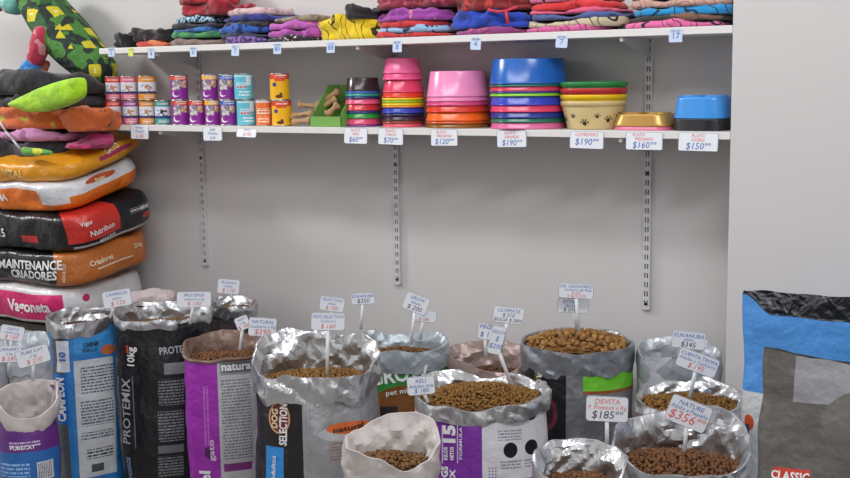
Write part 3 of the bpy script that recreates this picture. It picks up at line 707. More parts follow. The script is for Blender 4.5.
    # kibble
    if kib:
        zk = rz-fill; vs = []; fs = []; NA, NRr = 48, 8
        pk_ = Plan((w-.014)*.93, dep*.9, n)
        def hgt(x, y):
            rr = min(1, abs(2*x/pk_.w)**2+abs(2*y/pk_.d)**2); return zk+mound*(1-rr)+.006*nz((x, y, 0), seed, 14)
        for j in range(NRr+1):
            for i in range(NA):
                x, y = pk_.at(pk_.L*i/NA); q = max(.01, j/NRr)*.99; vs.append((x*q, y*q, hgt(x*q, y*q)-.005))
        for j in range(NRr):
            for i in range(NA): fs.append((j*NA+i, j*NA+(i+1) % NA, (j+1)*NA+(i+1) % NA, (j+1)*NA+i))
        mb = MB(); mb.add(vs, fs, 0)
        rng = random.Random(seed); st = kibsize*1.5; y = -pk_.d/2
        while y < pk_.d/2:
            x = -pk_.w/2
            while x < pk_.w/2:
                X, Y = x+rng.uniform(-.4, .4)*st, y+rng.uniform(-.4, .4)*st
                if pk_.inside(X*1.015, Y*1.03):
                    q = PELLET; Rm = Matrix.Rotation(rng.uniform(0, 6.28), 3, Vector((rng.random()-.5, rng.random()-.5, rng.random()-.5)).normalized())
                    Z = hgt(X, Y)+rng.uniform(-.001, .004); sz = kibsize*rng.uniform(.85, 1.15)
                    mb.add([Rm @ Vector((a*sz, b_*sz, c*sz*flat))+Vector((X, Y, Z)) for a, b_, c in q[0]], q[1], 0)
                x += st
            y += st*.87
        o = mb.build('kibble', kib, None, True); o.location = (P.x, P.y, 0); o.rotation_euler = (0, 0, rot)
        tag(o, klabel, 'kibble', 'kibble filling the open bags', 'stuff')
    return dict(P=P, D=D, k=k, rot=rot, t=t, uvpx=uvpx)
_bm = bmesh.new(); bmesh.ops.create_icosphere(_bm, subdivisions=1, radius=1)
PELLET = ([tuple(v.co) for v in _bm.verts], [tuple(v.index for v in f.verts) for f in _bm.faces]); _bm.free()
def kibble_mat(name, a, b_, c=None):
    n = Nt(name); g = n.n('ShaderNodeNewGeometry'); rp = n.n('ShaderNodeValToRGB'); n.l(g.outputs['Random Per Island'], rp.inputs[0])
    rp.color_ramp.elements[0].color = lin(a); rp.color_ramp.elements[1].color = lin(b_)
    if c: e = rp.color_ramp.elements.new(.5); e.color = lin(c)
    n.set(rp.outputs[0], .75); n.bump(n.noise(n.obj(), 400), .4, .002); return n.m
k_gold = kibble_mat('golden_kibble', '#674518', '#8a6124'); k_brown = kibble_mat('brown_kibble', '#5c3d1e', '#7f592d'); k_red = kibble_mat('red_brown_kibble', '#54331c', '#7c5029')
k_big = kibble_mat('light_brown_kibble', '#7c5428', '#b08448', '#946a38'); k_dark = kibble_mat('dark_brown_kibble', '#4a2f22', '#68442f')

wp = white_print
# far back row
open_bag('pet_food_bag', 'foil-topped bag of brown kibble against the wall behind the black bag', 231, 303, .68, 50, .16, '#3a3138', cuff=.05, fill=.03, mound=.01, kib=k_brown, seed=21, klabel='brown kibble in the small bag against the wall behind the black one', raise_=.015)
open_bag('pet_food_bag', 'pinkish white plastic bag behind the black bag, by the piled sacks', 146, 298, .70, 56, .14, '#b9a9a9', cuff=.05, cuff_mat=foil('pinkish_film', '#c9bcbc', .4, 0, 10), fill=.04, mound=.01, kib=k_dark, seed=22, klabel='dark kibble in the pinkish plastic bag near the sacks', raise_=.02)
open_bag('pet_food_bag', 'half-hidden foil bag of brown kibble behind the gold emblem bag', 313, 343, .60, 74, .22, '#4a4650', cuff=.05, fill=.03, mound=.015, kib=k_dark, seed=23, klabel='dark kibble in the foil bag behind the gold emblem bag', raise_=.02, jag=.02)
open_bag('pet_food_bag', 'pale wrinkled bag with low rim between the green bag and the wall', 486, 362, .60, 84, .17, '#b39a94', cuff=.05, cuff_mat=foil('pinkish_foil', '#a8938d', .35, .3, 9), fill=.04, mound=.01, kib=k_dark, seed=24, klabel='dark kibble in the pale low-rimmed bag', raise_=.05, jag=.03)
open_bag('pet_food_bag', 'milky white bag with deep empty-looking top beside the pillar, rearmost', 679, 354, .68, 84, .15, '#b9bcc2', cuff=.09, cuff_mat=foil('grey_white_film', '#b4b8bf', .32, .35, 11), fill=.05, mound=.0, kib=kibble_mat('grey_kibble', '#4c4641', '#6d645c'), seed=25, klabel='greyish kibble deep in the milky white bag by the pillar', raise_=.03, wave=.03)
# green bag
open_bag('pet_food_bag', 'green printed bag with pale grey liner rim, brown kibble', 399, 346, .66, 98, .23, '#3c2a26', [('rect', 360, 300, 470, 402, '#2f8a3c'), ('ell', 370, 385, 440, 430, '#7a4a22'), ('rect', 340, 405, 398, 470, '#2a2320')],
  [('GROW', 399, 375, 14, .12, wp, 58, .03), ('pet mix', 399, 391, 5, .12, wp, 26, .01)], cuff=.075, cuff_mat=foil('pale_blue_grey_liner', '#aab4bb', .35, .35, 12), fill=.035, mound=.02, kib=k_brown, seed=5, klabel='brown kibble in the green printed bag', raise_=.03, wave=.03)
# light blue campeon bag and black bag
open_bag('pet_food_bag', 'blue and white printed bag with foil rim, left of the black bag', 84, 316, .68, 72, .19, '#2f7cc0', [('rect', 56, 320, 67, 480, '#55565c'), ('rect', 57, 341, 69, 372, '#d6dbe2'), ('rect', 55, 374, 68, 424, '#1f6cc0'), ('rect', 73, 332, 116, 352, '#3a8ed0'), ('rect', 76, 358, 115, 476, '#c9cdd2'), ('ell', 100, 344, 114, 354, '#c26a3c'),
  ('lines', 80, 364, 113, 392, '#55606c', 3.1), ('lines', 80, 398, 113, 424, '#55606c', 3.1), ('lines', 80, 430, 113, 438, '#55606c', 3.1), ('lines', 86, 447, 113, 457, '#20242a', 3.4), ('rect', 91, 463, 104, 471, '#4c5258')],
  [('CAMPEON', 62.5, 399, 7, PI/2, wp, 44, .04), ('10', 63, 357, 6, PI/2, blue_ink, 9, .03), ('CARNE', 90, 344, 4, .0, black_print, 15, .03), ('POLLO', 89, 349.5, 3.5, 0, black_print, 14, .02)], cuff=.055, fill=.04, mound=.0, kib=k_dark, seed=6, klabel='dark kibble in the blue and white bag', raise_=.02, n=4, yaw_off=.28)
open_bag('pet_food_bag', 'tall black bag with silver serif lettering and rolled foil rim', 163, 314, .69, 97, .24, '#17161b', [('rect', 164, 362, 187, 373, '#7d7d86'), ('lines', 158, 378, 184, 404, '#8b8c93', 3), ('lines', 158, 410, 184, 440, '#8b8c93', 3), ('rect', 158, 444, 184, 452, '#777780'), ('lines', 158, 455, 184, 476, '#8b8c93', 3), ('rect', 121, 376, 122, 448, '#6d6d76'), ('rect', 134, 376, 135, 448, '#6d6d76'), ('rect', 127, 345, 129, 353, '#b5422c')],
  [('PROTEMIX', 128, 411, 8.5, PI/2-.04, plain('silver_print', '#b9bac2', .4, .3), 66, .012), ('10kg', 132, 357, 7, PI/2-.04, wp, 19, .015), ('PROTEMIX', 178, 349, 7, .05, plain('silver_print', '#b9bac2', .4, .3), 36, .012), ('CACHORROS', 130, 473, 5, PI/2-.04, plain('grey_blue_print', '#8aa0c8', .5), 34, .02)], cuff=.035, fill=.045, mound=.01, kib=k_brown, seed=7, klabel='brown kibble in the tall black bag', raise_=.03, n=2.8, metal=0, rough=.28, wave=.02)
# purple natural bag
open_bag('pet_food_bag', 'bag with bright purple side panel and pale back label, beside the black bag', 223, 353, .62, 78, .22, '#b5b6bb', [('rect', 170, 340, 219, 490, '#9a2aa8'), ('rect', 219, 340, 280, 373, '#8b8c92'), ('rect', 222, 362, 252, 372, '#6c6d75'), ('lines', 222, 378, 251, 458, '#74767e', 3), ('rect', 224, 462, 252, 470, '#7d2f7c'), ('ell', 205, 446, 214, 458, '#4a1c55'), ('vlines', 203, 385, 209, 445, '#b765c2', 3)],
  [('natural', 237, 366, 8, .0, wp, 30, .03), ('gato', 212, 449, 5, PI/2, plain('pale_pink_print', '#e6c0ea', .5), 22, .02), ('el', 206, 476, 10, PI/2, wp, 13, .03)], cuff=.012, cuff_mat=foil('brown_film', '#7d6459', .4, .2, 12), fill=.02, mound=.012, kib=k_red, seed=8, klabel='reddish brown kibble in the purple-panelled bag', raise_=.055, n=3.4, wave=.01)
# dog selection bag
ds = open_bag('pet_food_bag', 'silver and black bag with round red-brown emblem and tall crumpled foil rim', 316, 371, .68, 126, .26, '#a8a9ad', [('rect', 252, 395, 303, 490, '#1b181c'), ('ell', 269, 402, 290, 434, '#c9a07a'), ('ell', 270.5, 404, 288.5, 432, '#7c2a20'), ('rect', 266, 447, 284, 490, '#2a86d0'),
  ('ell', 318, 424, 372, 440, '#b3b4b8'), ('ell', 326, 421, 369, 433, '#d0682e'), ('lines', 330, 440, 366, 458, '#8c6a5a', 3), ('vlines', 306, 400, 312, 478, '#8c8d92', 3)],
  [('SELECTION', 284, 424, 7.5, PI/2-.05, wp, 42, .03), ('DOG', 275.5, 418, 6, PI/2-.05, plain('cream_print', '#ead9b8', .5), 19, .03), ('Adultos', 274, 468, 5, PI/2-.05, wp, 26, .01), ('natural', 348, 427, 5, .12, black_print, 30, .02)],
  cuff=.08, fill=.03, mound=.025, kib=k_gold, seed=9, klabel='golden brown kibble in the bag with the round emblem', raise_=.095, n=2.6, metal=.55, rough=.33, wave=.035, crumple=1.35, amp=.007, jag=.03)
# white bag at the front
open_bag('pet_food_bag', 'plain white plastic bag of brown kibble, low at the front edge', 391, 448, .60, 94, .16, '#cfcac6', cuff=.10, cuff_mat=white_film, fill=.035, mound=.015, kib=k_brown, seed=10, klabel='brown kibble in the plain white plastic bag', raise_=.055, n=2.4, wave=.03, crumple=1.7, peaks=((.7, -.045, .6), (2.2, .03, .6)))
# large kibble bag
bigk = open_bag('pet_food_bag', 'bulging foil-topped bag heaped with large light brown kibble, green and black print', 576, 343, .70, 112, .30, '#8f9095', [('rect', 520, 360, 566, 480, '#17161a'), ('ell', 537, 395, 558, 430, '#5a2430'), ('ell', 541, 400, 554, 424, '#2a1420'), ('vlines', 536, 372, 541, 460, '#a88c4c', 3), ('rect', 583, 372, 632, 392, '#6cc02c'), ('rect', 583, 390, 632, 393, '#8a4a24'), ('rect', 556, 440, 560, 470, '#3c9a3c')],
  [('10 kg', 541, 378, 5, PI/2, wp, 14, .02)], cuff=.085, cuff_mat=silver_dull, fill=.0, mound=.035, kib=k_big, seed=11, klabel='large light brown kibble heaped in the tallest open bag', raise_=.012, n=2.5, metal=.6, rough=.34, wave=.006, kibsize=.0125, flat=.4, yaw_off=.0)
# right group
open_bag('pet_food_bag', 'silver foil bag of golden kibble behind the front right bag, beside pillar', 689, 404, .64, 106, .21, '#9d9ea4', cuff=.08, fill=.0, mound=.02, kib=k_gold, seed=12, klabel='golden kibble in the second foil bag from the pillar', raise_=.045, n=2.8, metal=.6, wave=.03, crumple=1.3)
open_bag('pet_food_bag', 'foil bag of red-brown kibble at the front right, nearest the grey bag', 680, 459, .60, 132, .25, '#a5a6ab', [('rect', 610, 470, 640, 520, '#c8452f')], cuff=.085, fill=.015, mound=.025, kib=k_red, seed=13, klabel='red-brown kibble in the front right foil bag', raise_=.095, n=2.9, metal=.6, wave=.02, crumple=1.2, peaks=((2.5, .02, .35),))
open_bag('pet_food_bag', 'low foil bag of red-brown kibble at the bottom edge, next to the front right bag', 580, 474, .61, 92, .20, '#a5a6ab', cuff=.11, fill=.03, mound=.015, kib=k_red, seed=14, klabel='red-brown kibble in the low foil bag at the bottom edge', raise_=.06, n=2.6, metal=.6, wave=.03, crumple=1.3)
# big 15 kg bag
big = open_bag('pet_food_bag', 'large white bag with purple panel and the number 15, heaped kibble', 481, 396, .66, 134, .26, '#dad9df', [('rect', 434, 400, 482, 495, '#7c2fa0'), ('rect', 442, 425, 443, 463, '#d6cbe0'), ('rect', 457, 425, 458, 463, '#d6cbe0'), ('ell', 503, 442, 517, 457, '#18171c'), ('ell', 524, 439, 536, 454, '#18171c'), ('ell', 506, 413, 518, 423, '#18171c'), ('ell', 526, 410, 537, 420, '#18171c'), ('rect', 499, 477, 541, 482, '#7c2fa0'), 
   ('lines', 498, 430, 521, 440, '#8e8d9c', 3), ('lines', 500, 459, 520, 468, '#8e8d9c', 3), ('lines', 523, 456, 538, 465, '#8e8d9c', 3), ('dots', 418, 440, 431, 500, '#7c5a9c', 3), ('dots', 488, 466, 497, 500, '#7c5a9c', 3)],
   [('15', 450, 435, 11, PI/2, wp, 18, .05), ('KILOS', 446.5, 453, 3.5, PI/2, wp, 13, .04), ('NETOS', 452.5, 453, 3.5, PI/2, wp, 13, .04), ('DOGS', 446, 478, 6, PI/2, wp, 25, .04), ('MIX', 453.5, 478, 5, PI/2, wp, 18, .04), ('FORMULA', 461, 443, 2.5, PI/2, wp, 32, .02)],
   cuff=.045, fill=.005, mound=.035, kib=k_gold, seed=15, klabel='golden kibble heaped in the large white bag with number 15', raise_=.03, n=2.7, wave=.03, crumple=1.35, jag=.02, taper=-.01, kibsize=.0062)
# left front bag
open_bag('pet_food_bag', 'purple and blue bag with white plastic liner at the left front', 27, 405, .52, 60, .19, '#5f2a7c', [('rect', -20, 452, 60, 520, '#2462a8'), ('rect', 37, 460, 52, 478, '#c9ccd2'), ('vlines', 38, 461, 51, 477, '#33363c', 1.6), ('lines', 10, 440, 40, 446, '#c9b3d6', 3), ('lines', 4, 462, 30, 476, '#8ab4e0', 4)],
   [('PURECAT', 23, 447, 3.5, 0, wp, 22, .02)], cuff=.055, cuff_mat=white_film, fill=.10, mound=.0, kib=k_dark, seed=16, klabel='dark kibble deep in the purple and blue bag', raise_=.06, n=2.7, wave=.02, peaks=((1.5, .02, .5), (-1.5, .03, .5), (0, -.02, .5)))
open_bag('pet_food_bag', 'milky plastic bag at the left edge under the pink sack', 28, 346, .63, 44, .17, '#b5b7bb', cuff=.09, cuff_mat=clear_white, fill=.05, mound=0, kib=k_dark, seed=17, klabel='dark kibble in the milky bag under the pink sack', raise_=.03, wave=.03)
open_bag('pet_food_bag', 'grey-white plastic bag cut by the left edge of the photo', -14, 356, .60, 48, .17, '#9a9ca2', cuff=.09, cuff_mat=clear_white, fill=.05, mound=0, kib=k_dark, seed=18, klabel='dark kibble in the grey-white bag at the left edge', raise_=.03)

# closed tall bags at the right
def tall_bag(name, label, px, py, rz, w, dep, yaw_off, prints, base, texts=(), rough=.4, metal=0, seed=1, top_n=.12, slope=0, gusset=None, amp=.008, wt=.97, dip=0):
    P = on_z(px, py, rz); rot = math.atan2(CAM.x-P.x, -(CAM.y-P.y))+yaw_off
    pl = Plan(w, dep, 3.6); L = pl.L; t = empty(name, (P.x, P.y, 0), rot); tag(t, label, 'bag of pet food')
    cs, sn = math.cos(rot), math.sin(rot)
    def H(x, y=1):
        e = min(1, max(0, (x+w/2-.01)/.07)); return rz+slope*x+.006*crease(x, y, seed, .05)-dip*e*e*(3-2*e)*(y < 0)
    def S0(u, v, off=0):
        x, y = pl.at(u); nx, ny = pl.normal(u); q = min(1, v/rz)
        sd = 1-(1-top_n)*max(0, (q-.35)/.65)**1.5
        x *= 1-(1-wt)*q
        p = Vector((x, y*sd, v)); c = nz(p, seed, 5)*amp*1.8+amp*2.2*crease(x*.8+v*.5, v-x*.3, seed, .11); c *= (1-.6*q**6)
        return Vector((x+nx*(c+off), y*sd+ny*(c+off), v))
    def uvpx(x, y):
        d = ray(x, y); o = CAM-Vector((P.x, P.y, 0)); ol = Vector((o.x*cs+o.y*sn, -o.x*sn+o.y*cs, o.z)); dl = Vector((d.x*cs+d.y*sn, -d.x*sn+d.y*cs, d.z))
        yy = -dep*.3; q = ol+dl*((yy-ol.y)/dl.y); return q.x, q.z
    its = []
    for it in prints:
        xm_, ym_ = (it[1]+it[3])/2, (it[2]+it[4])/2; a, c = uvpx(it[1], ym_)[0], uvpx(it[3], ym_)[0]; b_, e = uvpx(xm_, it[2])[1], uvpx(xm_, it[4])[1]; its.append((it[0], a, c, b_, e, it[5], *it[6:]))
    def row(u, q):
        x, y = pl.at(u); z = q*H(x, y); return S0(u, max(.001, z)), (u, z)
    body = shell_mesh('bag_body', L, [i/56 for i in range(57)], row, film('printed_bag_film', base, its, rough, metal, .35), t, 130)
    by = {}
    for it in texts:
        u, v = uvpx(it[1], it[2]); by.setdefault(it[5].name, (it[5], []))[1].append((it[0], u, v, it[3], it[4])+tuple(it[6:]))
    for c, ls in by.values(): put_text(S0, ls, c, body, off=.005)
    return t, S0, pl, H
b1, Sb, plb, Hb = tall_bag('pet_food_sack', 'tall light blue and white sack with torn silver top beside the pillar', 828, 300, 1.0, .43, .16, -.05,
    [('rect', 700, 396, 900, 490, '#c4c6c9'), ('ell', 739, 414, 752, 430, '#c0502c'), ('rect', 736, 424, 746, 440, '#27406e')], '#4c8fd6', rough=.38, seed=31, slope=-.03, dip=.045, top_n=.5)
# dark silver lining seen inside the open mouth of the blue sack
def mouth(u, r):
    x, y = plb.at(u); h = Hb(x, y)+.004-r*.10; p = Sb(u, h, -.002-.006*r)
    p.y += .004*crease(u, h, 5, .03)*r; return p, (u, h)
mo = shell_mesh('torn_lining', plb.L, [i/10 for i in range(11)], mouth, foil('dark_silver_film', '#77787d', .25, .9, 22), b1, 200); mo['label'] = 'torn dark silver lining'
tall_bag('pet_food_sack', 'big dark grey sack with silver-grey band in front of the blue sack', 868, 368, .95, .53, .20, .03,
    [('rect', 776, 366, 960, 412, '#8f9095'), ('ell', 810, 395, 930, 470, '#6b6764'), ('rect', 755, 469, 800, 500, '#c43c28')], '#6a6663', [('CLASSIC', 777, 476, .025, .0, wp, .03)], rough=.42, metal=.35, seed=33, slope=-.12, amp=.011, wt=.80)

# ------------------------------------------------------------------ sacks piled flat at the left
def lying(label, cx, cy, z0, w, d, t, tilt, base, prints=(), texts=(), seed=1, n=5, rough=.33, rot=0, name='pet_food_sack', mat=None, side_len=None, droop=.02, amp=.007, cat='bag of pet food', group='sacks piled flat at the left'):
    pl = Plan(w, d, n); L = pl.L
    root = empty(name, (cx, cy, z0)); root.rotation_euler = (tilt, 0, rot); tag(root, label, cat, group)
    # u measured from the front right corner: negative = front face, positive = right end
    uc = w/2-.03
    def S0(u, v, off=0):
        u = u+uc; x, y = pl.at(u); nx, ny = pl.normal(u); q = max(0, min(1, v/t))
        bul = (.5+.5*math.sin(PI*q)**.5)
        s = .955+.045*math.sin(PI*q)**.6
        p = Vector((x*s, y*s, v)); c = nz(p, seed, 6)*amp*2+amp*(2.4*crease(u+v*.5, v-u*.2, seed, .12)+1.2*crease(u-v*.7, v, seed+1, .05))
        return Vector((p.x+nx*(c+off), p.y+ny*(c+off), v+nz(p, seed+2, 5)*amp*1.4*(q > .1)))
    rows = [('b', .1), ('b', .5), ('b', .85)]+[('s', i/12) for i in range(13)]+[('t', s) for s in (.93, .85, .7, .5, .25, .02)]
    def fn(u, r):
        k_, s = r
        if k_ == 's': return S0(u-uc, s*t), (u-uc, s*t)
        x, y = pl.at(u); e = S0(u-uc, 0 if k_ == 'b' else t)
        z = e.z if k_ == 'b' else e.z+.022*(1-s**2)+amp*nz((x*s, y*s, 0), seed, 9)
        return Vector((e.x*s/1.0, e.y*s, z)), (u-uc, t+(1-s)*d/2 if k_ == 't' else -(1-s)*.1)
    m_ = mat or film('printed_sack_film', base, prints, rough, 0, .35)
    body = shell_mesh('sack_body', L, rows, fn, m_, root, 150)
    by = {}
    for it in texts: by.setdefault(it[5].name, (it[5], []))[1].append(it[:5]+tuple(it[6:]))
    for c, ls in by.values(): put_text(S0, ls, c, body, off=.005)
    return root
XR = -2.665; W = .80
def sack(label, z0, zb, t, **kw):
    d = .50; tilt = math.atan2(zb-z0, d)
    return lying(label, XR-W/2+kw.pop('dx', 0), -.295+kw.pop('dy', 0), z0+(zb-z0)/2, W, d, t, tilt, **kw)
# hidden supports: a low bench carries the pile
b = MB(); b.box(-3.5, -2.72, -.52, -.04, .53, .56)
for x in (-3.46, -2.78):
    for y in (-.49, -.09): b.box(x, x+.04, y, y+.04, 0, .53)
bench = b.build('low_bench', plain('dark_wood', '#3b332d', .6)); tag(bench, 'low dark bench carrying the pile of sacks at the left', 'bench')
cream = plain('cream_print', '#ead9b8', .5)
sack('magenta and white sack with white rounded lettering, bottom of the pile', .575, .62, .14, base='#d8d5d6', prints=[('rect', -2, -.02, 0, .125, '#d0236c'), ('rect', -2, -.02, -.01, .012, '#d8d5d6'), ('ell', .06, .10, .085, .115, '#c0246a')], texts=[('Vagoneta', -.2, .07, .066, .03, white_print, .03)], seed=41)
sack('black and brown-orange sack with slanting white lettering, second from the bottom of the pile', .738, .815, .13, dx=.05, base='#b5672a', prints=[('rect', -2, -.09, -1, 1, '#17151a'), ('rect', -2, -.085, -.1, .008, '#5c3a2c'), ('rect', .1, .3, .045, .05, '#e0d0c0')], texts=[('MAINTENANCE', -.235, .088, .052, .03, white_print, .03, .2), ('CRIADORES', -.225, .045, .052, .03, white_print, .03, .2), ('Criadores', .13, .075, .03, .0, cream, .02), ('22 kg', .33, .09, .024, .0, cream, .02), ('ADULTO', -.045, .06, .02, 1.4, cream, .02)], seed=42)
sack('black sack with red panel on its end', .885, .985, .138, dx=.07, base='#1b1a1e', prints=[('rect', -.04, .22, .03, .2, '#c8322a'), ('rect', -.3, -.2, .03, .06, '#c0302a'), ('rect', -.02, .5, -.01, .012, '#c9c9cc'), ('rect', .35, .42, .04, .065, '#b8302a'), ('lines', .28, .44, .08, .1, '#d8d8dc', .012)],
   texts=[('Nutribon', .12, .06, .034, .04, white_print, .015), ('ADULTOS', .14, .018, .02, .04, white_print, .015), ('20 kg', .36, .09, .022, .0, white_print, .02), ('Vigor', .05, .105, .024, .04, white_print, .015), ('15', -.42, .06, .05, 0, white_print, .02)], seed=43)
sack('orange and white sack in the upper part of the pile', 1.045, 1.165, .105, dx=.01, base='#e0721a', prints=[('rect', -2, -.12, .088, 1, '#d5d6da'), ('rect', -.12, .5, .055, 1, '#d5d6da'), ('rect', -.12, .02, .03, .06, '#d5d6da'), ('ell', .1, .28, .075, .1, '#b8542a')], texts=[('TAMA', -.37, .05, .04, 0, white_print, .03), ('Puppy', .18, .083, .022, .05, cream, .02)], seed=44, amp=.009)
sack('golden yellow sack on top of the pile', 1.168, 1.305, .066, dx=.03, base='#d8931a', prints=[('rect', .16, .36, .032, .05, '#a8345a')], texts=[('VITAL', -.28, .035, .045, 0, plain('pale_yellow_print', '#ecc878', .5), .03), ('GATO', .24, .058, .03, .05, cream, .02)], seed=45, amp=.010)

# clothes and beds on the pile
def lay(x0p, x1p, ytp, ybp, Y, mat, label, d=.36, folds=1, seed=1, rot=0, tilt=0, **kw):
    a, b_ = on_y(x0p, (ytp+ybp)/2, Y), on_y(x1p, (ytp+ybp)/2, Y); zc0 = on_y((x0p+x1p)/2, ybp, Y).z; zc1 = on_y((x0p+x1p)/2, ytp, Y).z
    return garment(a.x, b_.x, zc0, zc1, Y, Y+d, mat, label, 'clothes and bedding on the piled sacks', folds, seed, rot=rot, tilt=tilt, **kw)
lay(-60, 42, 140, 160, -.50, F('charcoal_padded', '#33343e', '#23232b', 10), 'charcoal padded pet coat directly on the golden sack', .42, 1, 51, amp=.014)
lay(-60, 50, 128, 141, -.49, F('pink_fleece', '#c88ab8', '#a8678f', 12, .62), 'pink pet garment between charcoal and orange ones', .42, 1, 52, amp=.012)
lay(-60, 52, 107, 129, -.48, F('orange_floral', '#d0662c', '#b9b23a', 16, .63), 'orange floral pet blanket in the left pile', .42, 2, 53, amp=.014)
lay(-70, 50, 93, 108, -.48, F('dark_grey_lining', '#3c3c43', '#2b2b31', 12), 'dark grey padded garment under the lime-trimmed bed', .42, 1, 54, amp=.016)
bed = lay(-90, 56, 74, 95, -.48, F('black_quilt', '#2b2a30', '#201f25', 10), 'black padded pet bed with lime green flap, top of the left pile', .42, 1, 55, amp=.014, name='pet_bed', cat='pet bed')
# lime flap: thick padded crescent on the front of the bed
pts = [(8, 104), (25, 95), (45, 86), (64, 80), (80, 78), (83, 88), (81, 97), (68, 105), (48, 111), (30, 112), (16, 108)]
cxp, cyp = 52, 97; vs = []; fs = []; N = len(pts)*4; ring = []
for i in range(len(pts)):
    for q in range(4):
        p0, p1, p2, p3 = (pts[(i+d_) % len(pts)] for d_ in (-1, 0, 1, 2)); s = q/4
        ring.append(tuple(.5*((2*p1[c])+(-p0[c]+p2[c])*s+(2*p0[c]-5*p1[c]+4*p2[c]-p3[c])*s*s+(-p0[c]+3*p1[c]-3*p2[c]+p3[c])*s**3) for c in (0, 1)))
for j, (sc, dy) in enumerate(((1, .02), (1, -.0), (.95, -.012), (.7, -.022), (.4, -.028), (.02, -.03))):
    for (a, c) in ring:
        P_ = on_y(cxp+(a-cxp)*sc, cyp+(c-cyp)*sc, -.515); P_.y += dy+.006*nz(P_, 3, 14); vs.append(P_)
for j in range(5):
    for i in range(N): fs.append((j*N+i, (j+1)*N+i, (j+1)*N+(i+1) % N, j*N+(i+1) % N))
fl = mesh_obj('lime_flap', vs, fs, F('lime_fleece', '#a6d81c', '#93c41a', 14)); fl.parent = bed; fl.matrix_parent_inverse = (Matrix.Translation(bed.location) @ bed.rotation_euler.to_matrix().to_4x4()).inverted(); fl['label'] = 'lime green flap'
# loose leash with green toy in front of the garments
m = MB(); prev = None
for a, c in ((0, 122), (6, 132), (13, 140), (20, 149)):
    q = on_y(a, c, -.535)
    if prev is not None: m.tube(prev, q, .005, 8)
    prev = q
tag(m.build('pet_leash', plain('pale_grey_cord', '#b9bcc4', .6), None, True), 'pale grey leash hanging down the front of the left pile', 'leash')
def blob(name, chain, mat, subdiv=2, parent=None):
    me = bpy.data.meshes.new(name); vs = [c[0] for c in chain]; me.from_pydata(vs, [(i, i+1) for i in range(len(vs)-1)], [])
    o = bpy.data.objects.new(name, me); COL.objects.link(o); me.materials.append(mat)
    o.modifiers.new('skin', 'SKIN'); 
    for i, c in enumerate(chain): me.skin_vertices[0].data[i].radius = (c[1], c[2] if len(c) > 2 else c[1])
    me.skin_vertices[0].data[0].use_root = True
    sd = o.modifiers.new('sub', 'SUBSURF'); sd.levels = sd.render_levels = subdiv
    bpy.context.view_layer.update(); dg = bpy.context.evaluated_depsgraph_get()
    m2 = bpy.data.meshes.new_from_object(o.evaluated_get(dg)); o.modifiers.clear(); o.data = m2
    m2.polygons.foreach_set('use_smooth', [True]*len(m2.polygons))
    if parent: o.parent = parent
    return o
toy = blob('plush_toy', [(on_y(23, 151, -.55), .022, .02), (on_y(30, 152, -.55), .024, .02), (on_y(40, 152, -.55), .018, .016), (on_y(53, 153, -.545), .008, .008)], F('green_plush', '#5a9a3a', '#c8d23a', 16, .5)); tag(toy, 'small green and yellow plush toy on the golden sack', 'toy')

lay(52, 84, 110, 132, -.47, F('orange_floral_b', '#c8622a', '#6c3a24', 40, .7), 'bunched orange garment bulging at the right of the left pile, just below the black bed', .26, 1, 61, n=2.5, amp=.022)
lay(54, 86, 138, 149, -.46, F('magenta_cloth', '#b4306c', '#8c2452', 12, .6), 'small magenta garment tucked in at the right, on the golden sack', .2, 1, 62, n=2.5, amp=.014)
# camouflage pet coat with padded sleeve leaning on the wall
camo = Nt('camouflage_print'); oo = camo.obj(); v1 = camo.n('ShaderNodeTexVoronoi', distance='CHEBYCHEV'); v1.inputs['Scale'].default_value = 12; camo.l(oo, v1.inputs['Vector'])
sepc = camo.n('ShaderNodeSeparateColor'); camo.l(v1.outputs['Color'], sepc.inputs[0])
c0 = camo.mix(camo.math('GREATER_THAN', camo.noise(oo, 15, 1), .48), lin('#1c2c26'), lin('#467f33'))
c0 = camo.mix(camo.math('GREATER_THAN', camo.noise(oo, 9, 1), .6), c0, lin('#2f5c2e'))
yel = camo.math('MULTIPLY', camo.math('GREATER_THAN', sepc.outputs[0], .66), camo.math('LESS_THAN', v1.outputs[0], .33))
c0 = camo.mix(yel, c0, camo.mix(camo.math('LESS_THAN', v1.outputs[0], .12), lin('#cfc026'), lin('#e6e29a')))
camo.set(c0, .75); camo.bump(camo.noise(oo, 22), .6, .03)
Yc = -.17
ct = empty('pet_coat', on_y(112, 84, Yc)); tag(ct, 'camouflage green and yellow pet coat with pink sleeve leaning above the left pile', 'pet coat')
inv = Matrix.Translation(ct.location).inverted()
def adopt(o, lab=None):
    o.parent = ct; o.matrix_parent_inverse = inv
    if lab: o['label'] = lab
adopt(blob('coat_body', [(on_y(34, -16, Yc), .11, .09), (on_y(40, 2, Yc), .12, .09), (on_y(52, 18, Yc), .14, .09), (on_y(66, 36, Yc), .155, .10), (on_y(82, 55, Yc), .14, .09), (on_y(98, 70, Yc), .11, .08), (on_y(110, 80, Yc), .06, .06)], camo.m, 3))
adopt(blob('collar', [(on_y(4, 2, Yc-.02), .05), (on_y(14, 4, Yc-.03), .055), (on_y(24, 5, Yc-.03), .05)], F('teal_plush', '#63a8a0', '#7fbdb4', 20), 2), 'teal collar')
adopt(blob('red_hood', [(on_y(-16, -4, Yc-.03), .07), (on_y(-4, 0, Yc-.03), .065), (on_y(4, 4, Yc-.03), .04)], F('red_plush', '#c82c24', '#a82220', 20), 2), 'red hood')
adopt(blob('sleeve', [(on_y(46, 26, -.27), .045), (on_y(43, 36, -.285), .05), (on_y(39, 48, -.295), .048), (on_y(35, 60, -.30), .042), (on_y(33, 66, -.30), .03)], F('pink_camo', '#b8304c', '#d68a90', 18, .6), 2), 'pink-red sleeve')
